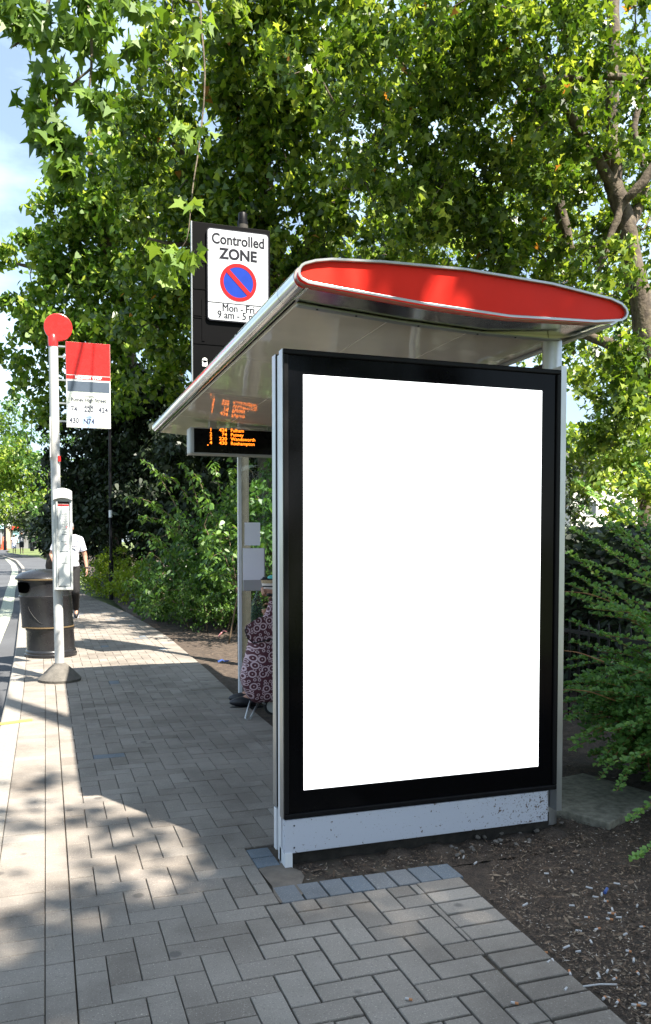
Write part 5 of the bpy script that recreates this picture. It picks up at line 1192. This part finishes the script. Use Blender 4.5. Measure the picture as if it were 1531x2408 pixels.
T, L, wd, C = shrub('shrub', 'low spiky bright green barberry shrub beside the shelter end', [(c0 + [.25, .9, .55], (.75, .8, .55)), (c0 + [.9, .6, .7], (.8, .8, .65)), (c0 + [-.4, 1.7, .4], (.55, .8, .4)), (c0 + [-.1, .55, .28], (.55, .5, .30)), (c0 + [.5, .2, .35], (.6, .5, .35))], 46, 34, .13, .046, OVAL, 'leaf_shrub', (.55, .25), c0 + [.4, .9, 0], stems=14)
# short straight spiky shoots
for k in range(260):
    c = C[rng.integers(len(C))]; dr = np.array([rng.normal(-.5, .6), rng.normal(-.3, .4), rng.uniform(.0, .9)]); dr /= np.linalg.norm(dr); Ls = rng.uniform(.15, .34)
    m_ = 16; t_ = np.linspace(.1, 1, m_); P = c + dr * (t_[:, None] * Ls); an = rng.uniform(0, 6.28, m_)
    L.put(P, np.stack([np.cos(an), np.sin(an), np.cos(an * 2) * .6], 1) + dr * .8, unit(m_) * .6 + [0, 0, .6], .045 * (1.15 - .5 * t_), rng.uniform(.45, .95, m_))
done(T, L, OVAL, 'leaf_shrub')
c0 = G3(240, 1405)
T, L, wd, C = shrub('shrub', 'feathery yellow-green conifer shrub at the path edge', [(c0 + [.10, 0, .5], (.45, 1.4, .58)), (c0 + [.60, -1.6, .5], (.6, 1.2, .55)), (c0 + [.5, .8, .75], (.45, 1.2, .55))], 40, 44, .15, .065, DIAM, 'leaf_lime', (.5, .28), c0 + [.5, -.3, 0], stems=8)
done(T, L, DIAM, 'leaf_lime')
c0 = G3(330, 1452)
T, L, wd, C = shrub('shrub', 'mid-green leafy shrub between the yellow conifer and the tall shoots', [(c0 + [.6, .5, .5], (.75, 1.3, .6)), (c0 + [1.1, -.3, .55], (.8, 1.1, .6)), (c0 + [.2, -.9, .25], (.35, .8, .25))], 28, 38, .19, .075, OVAL, 'leaf_shrub', (.5, .25), c0 + [.7, .3, 0])
done(T, L, OVAL, 'leaf_shrub')
c0 = G3(205, 1398)
T, L, wd, C = shrub('shrub', 'silvery grey low shrub behind the walking man', [(c0 + [.35, 1.2, .5], (.45, 1.6, .6)), (c0 + [.25, .2, .3], (.35, .7, .35))], 20, 40, .2, .07, DIAM, 'leaf_silver', (.5, .25), c0 + [.3, .9, 0], stems=6)
done(T, L, DIAM, 'leaf_silver')
# greenery seen through the end glass and behind the shelter
T, L, wd, C = shrub('shrub', 'pale leafy shrub seen through the shelter end glass', [(W3(620, 1130, 12.2), (.7, .6, .9)), (W3(600, 1300, 11.6), (.9, .7, .7)), (W3(680, 1250, 11), (1.2, .8, 1.0))], 14, 30, .22, .085, OVAL, 'leaf_shrub', (.55, .25), W3(620, 1500, 11.8) * [1, 1, 0], stems=8)
done(T, L, OVAL, 'leaf_shrub')
T, L, wd, C = shrub('hedge', 'tall dark hedge along the back of the shelter', [(np.array([4.2, 9.5, .9]), (.8, 2.4, .9)), (np.array([4.6, 7.6, .9]), (.6, 1.4, .8))], 12, 36, .25, .08, OVAL, 'leaf_shrub', (.30, .2), (4.3, 8.8, 0), stems=10)
done(T, L, OVAL, 'leaf_shrub')
# trimmed dark hedge on the right
TH = thing('hedge', 'clipped dark green hedge behind the railings on the right', 'hedge', (6.2, 6.9, 0)); wd = MB()
for k in range(34): x, y = 5.0 + k * .12, 6.6 + rng.uniform(-.2, .2); wd.tube([(x, y, -.05), (x + rng.normal(0, .08), y, .8), (x + rng.normal(0, .15), y, 1.4)], [.02, .015, .006], 5)
obj('stems', wd, 'twig_dark', TH)
n_ = 60000; P = np.stack([rng.uniform(4.5, 8.6, n_), rng.uniform(5.4, 8.6, n_), rng.uniform(.02, 1.52, n_)], 1); P[:, 2] += rng.normal(0, .02, n_)
ed = np.minimum.reduce([P[:, 0] - 4.5, P[:, 1] - 5.4, 1.55 - P[:, 2]]); kp_ = ed < .28; P = P[kp_]; n_ = len(P)
obj('dark_core', MB().box(4.78, 8.6, 5.68, 8.5, 0, 1.28), 'twig_dark', TH)  # plain dark box added as backing, standing in for the hedge's shaded inside
an = rng.uniform(0, 6.28, n_); L = Leaves(); L.put(P, np.stack([np.cos(an), np.sin(an), rng.uniform(-.6, .6, n_)], 1), unit(n_) * .8 + [-.3, -.4, .4], .085 * rng.uniform(.7, 1.3, n_), np.clip(rng.normal(.55, .25, n_), 0, 1))
L.build('foliage', OVAL, 'leaf_dark', TH)
# railings: bars on the park side
RX = 3.95; RF = thing('railing', 'low black iron park railing in the shade behind the shelter', 'railing', (RX, 6, 0))
for k in range(38):
    y = 4.6 + k * .12; obj('bar', MB().tube([(RX, y, -.05), (RX, y, .74), (RX, y, .79)], [.008, .008, .001], 6), 'iron', RF, smooth=True)
obj('rail', MB().box(RX - .006, RX + .006, 4.5, 9.2, .66, .69), 'iron', RF); obj('rail', MB().box(RX - .006, RX + .006, 4.5, 9.2, .12, .15), 'iron', RF)

# right barberry: arching sprays of small round leaves
TB = thing('barberry_bush', 'green barberry bush with arching sprays reaching in from the right edge', 'bush', (4.15, 4.0, 0)); wd = MB(); L = Leaves(); root = np.array([4.05, 4.05, -.02])
def spray(a_, b_, bow, lf=.034, r=.003, dens=46, tone=(.5, .2)):
    Ln = np.linalg.norm(b_ - a_); m = (a_ + b_) / 2 + np.array([0, 0, bow]) + rng.normal(0, .02, 3); nodes = bent([a_, m, b_], [r, r * .8, r * .35], wd, n=5, sub=7, wob=.003)
    K = int(Ln * dens); nd = np.array(nodes)
    for k in range(K):
        t = .08 + .92 * (k + rng.random()) / K; i = min(int(t * (len(nd) - 1)), len(nd) - 2); q_ = nd[i] + (nd[i + 1] - nd[i]) * (t * (len(nd) - 1) - i)
        dr = nd[i + 1] - nd[i]; dr /= np.linalg.norm(dr); n_ = int(rng.integers(3, 6)); an = rng.uniform(0, 6.28, n_)
        T_ = np.stack([np.cos(an), np.sin(an) * .8, rng.uniform(.0, .9, n_)], 1) + dr * .5
        L.put(q_ + T_ * .003, T_, unit(n_) * .55 + [-.1, -.25, .75], lf * (1.15 - .45 * t) * rng.uniform(.7, 1.25, n_), np.clip(rng.normal(tone[0], tone[1], n_), 0, 1))
main = []
for k in range(46):
    t = np.array([rng.uniform(3.2, 4.3), rng.uniform(3.4, 4.7), rng.uniform(.3, 1.75)])
    if k > 31: t = np.array([rng.uniform(3.35, 3.9), rng.uniform(3.2, 3.9), rng.uniform(.12, .6)]); main.append(t); bent([root + rng.normal(0, .05, 3) * [1, 1, 0], root + (t - root) * .5 + [0, 0, .15], t], [.009, .007, .004], wd, n=6, sub=4, wob=.01)
main = np.array(main)
# sprays whose tips were read off the photograph (tip u, v, distance)
for (u, v, d_) in ((1350, 1130, 5.2), (1345, 1245, 5.1), (1400, 1275, 4.9), (1338, 1300, 5.0), (1345, 1345, 4.9), (1340, 1398, 4.7), (1338, 1375, 4.9), (1342, 1460, 4.8), (1345, 1510, 4.7), (1340, 1550, 4.8), (1375, 1580, 4.7), (1332, 1622, 4.5), (1395, 1645, 4.6), (1332, 1690, 4.5), (1345, 1742, 4.4),
                   (1345, 1765, 4.4), (1400, 1800, 4.3), (1410, 1830, 4.2), (1450, 1860, 4.1), (1380, 1430, 4.6), (1420, 1340, 4.6), (1440, 1230, 4.7), (1470, 1180, 4.8), (1420, 1150, 5), (1490, 1090, 5), (1430, 1720, 4.2), (1460, 1790, 4.0), (1480, 1930, 3.75), (1450, 1560, 4.3), (1400, 1490, 4.5), (1360, 1590, 4.6), (1480, 2045, 3.5),
                   (1360, 1190, 5.2), (1385, 1160, 5.2), (1410, 1215, 5.0), (1375, 1320, 4.9), (1390, 1375, 4.7), (1430, 1420, 4.5)):
    b_ = W3(u, v, d_); b_[2] = max(b_[2], .03)
    j = np.argmin(np.linalg.norm((main - b_) * [.6, .6, 1.6], axis=1)); a_ = main[j] if v < 2000 else np.array([3.9, 3.3, .12])
    spray(a_, b_, rng.uniform(.02, .12), tone=(.62 if v < 1400 else .5, .18))
for k in range(900):
    a_ = main[rng.integers(len(main))] + rng.normal(0, .12, 3); b_ = a_ + np.array([-rng.uniform(.15, .75), rng.normal(-.1, .25), rng.normal(.0, .13)]); b_[0] = max(b_[0], 2.9 if b_[2] > .3 else 3.2); b_[2] = max(.04, b_[2]); a_[2] = max(.04, a_[2]); spray(a_, b_, rng.uniform(0, .1), tone=(.4, .2))
for (u, v, d_) in ((1290, 1528, 4.3), (1316, 1390, 4.6), (1318, 1620, 4.4)):
    b_ = W3(u, v, d_); a_ = W3(u + 130, v + 28, d_ + .1); bent([a_, (a_ + b_) / 2 + [0, 0, .02], b_], [.0035, .0028, .0008], wd, n=5, sub=6, wob=.002)
obj('stems', wd, 'twig_red', TB, smooth=True); L.build('foliage', ROUND, 'leaf_barberry', TB)
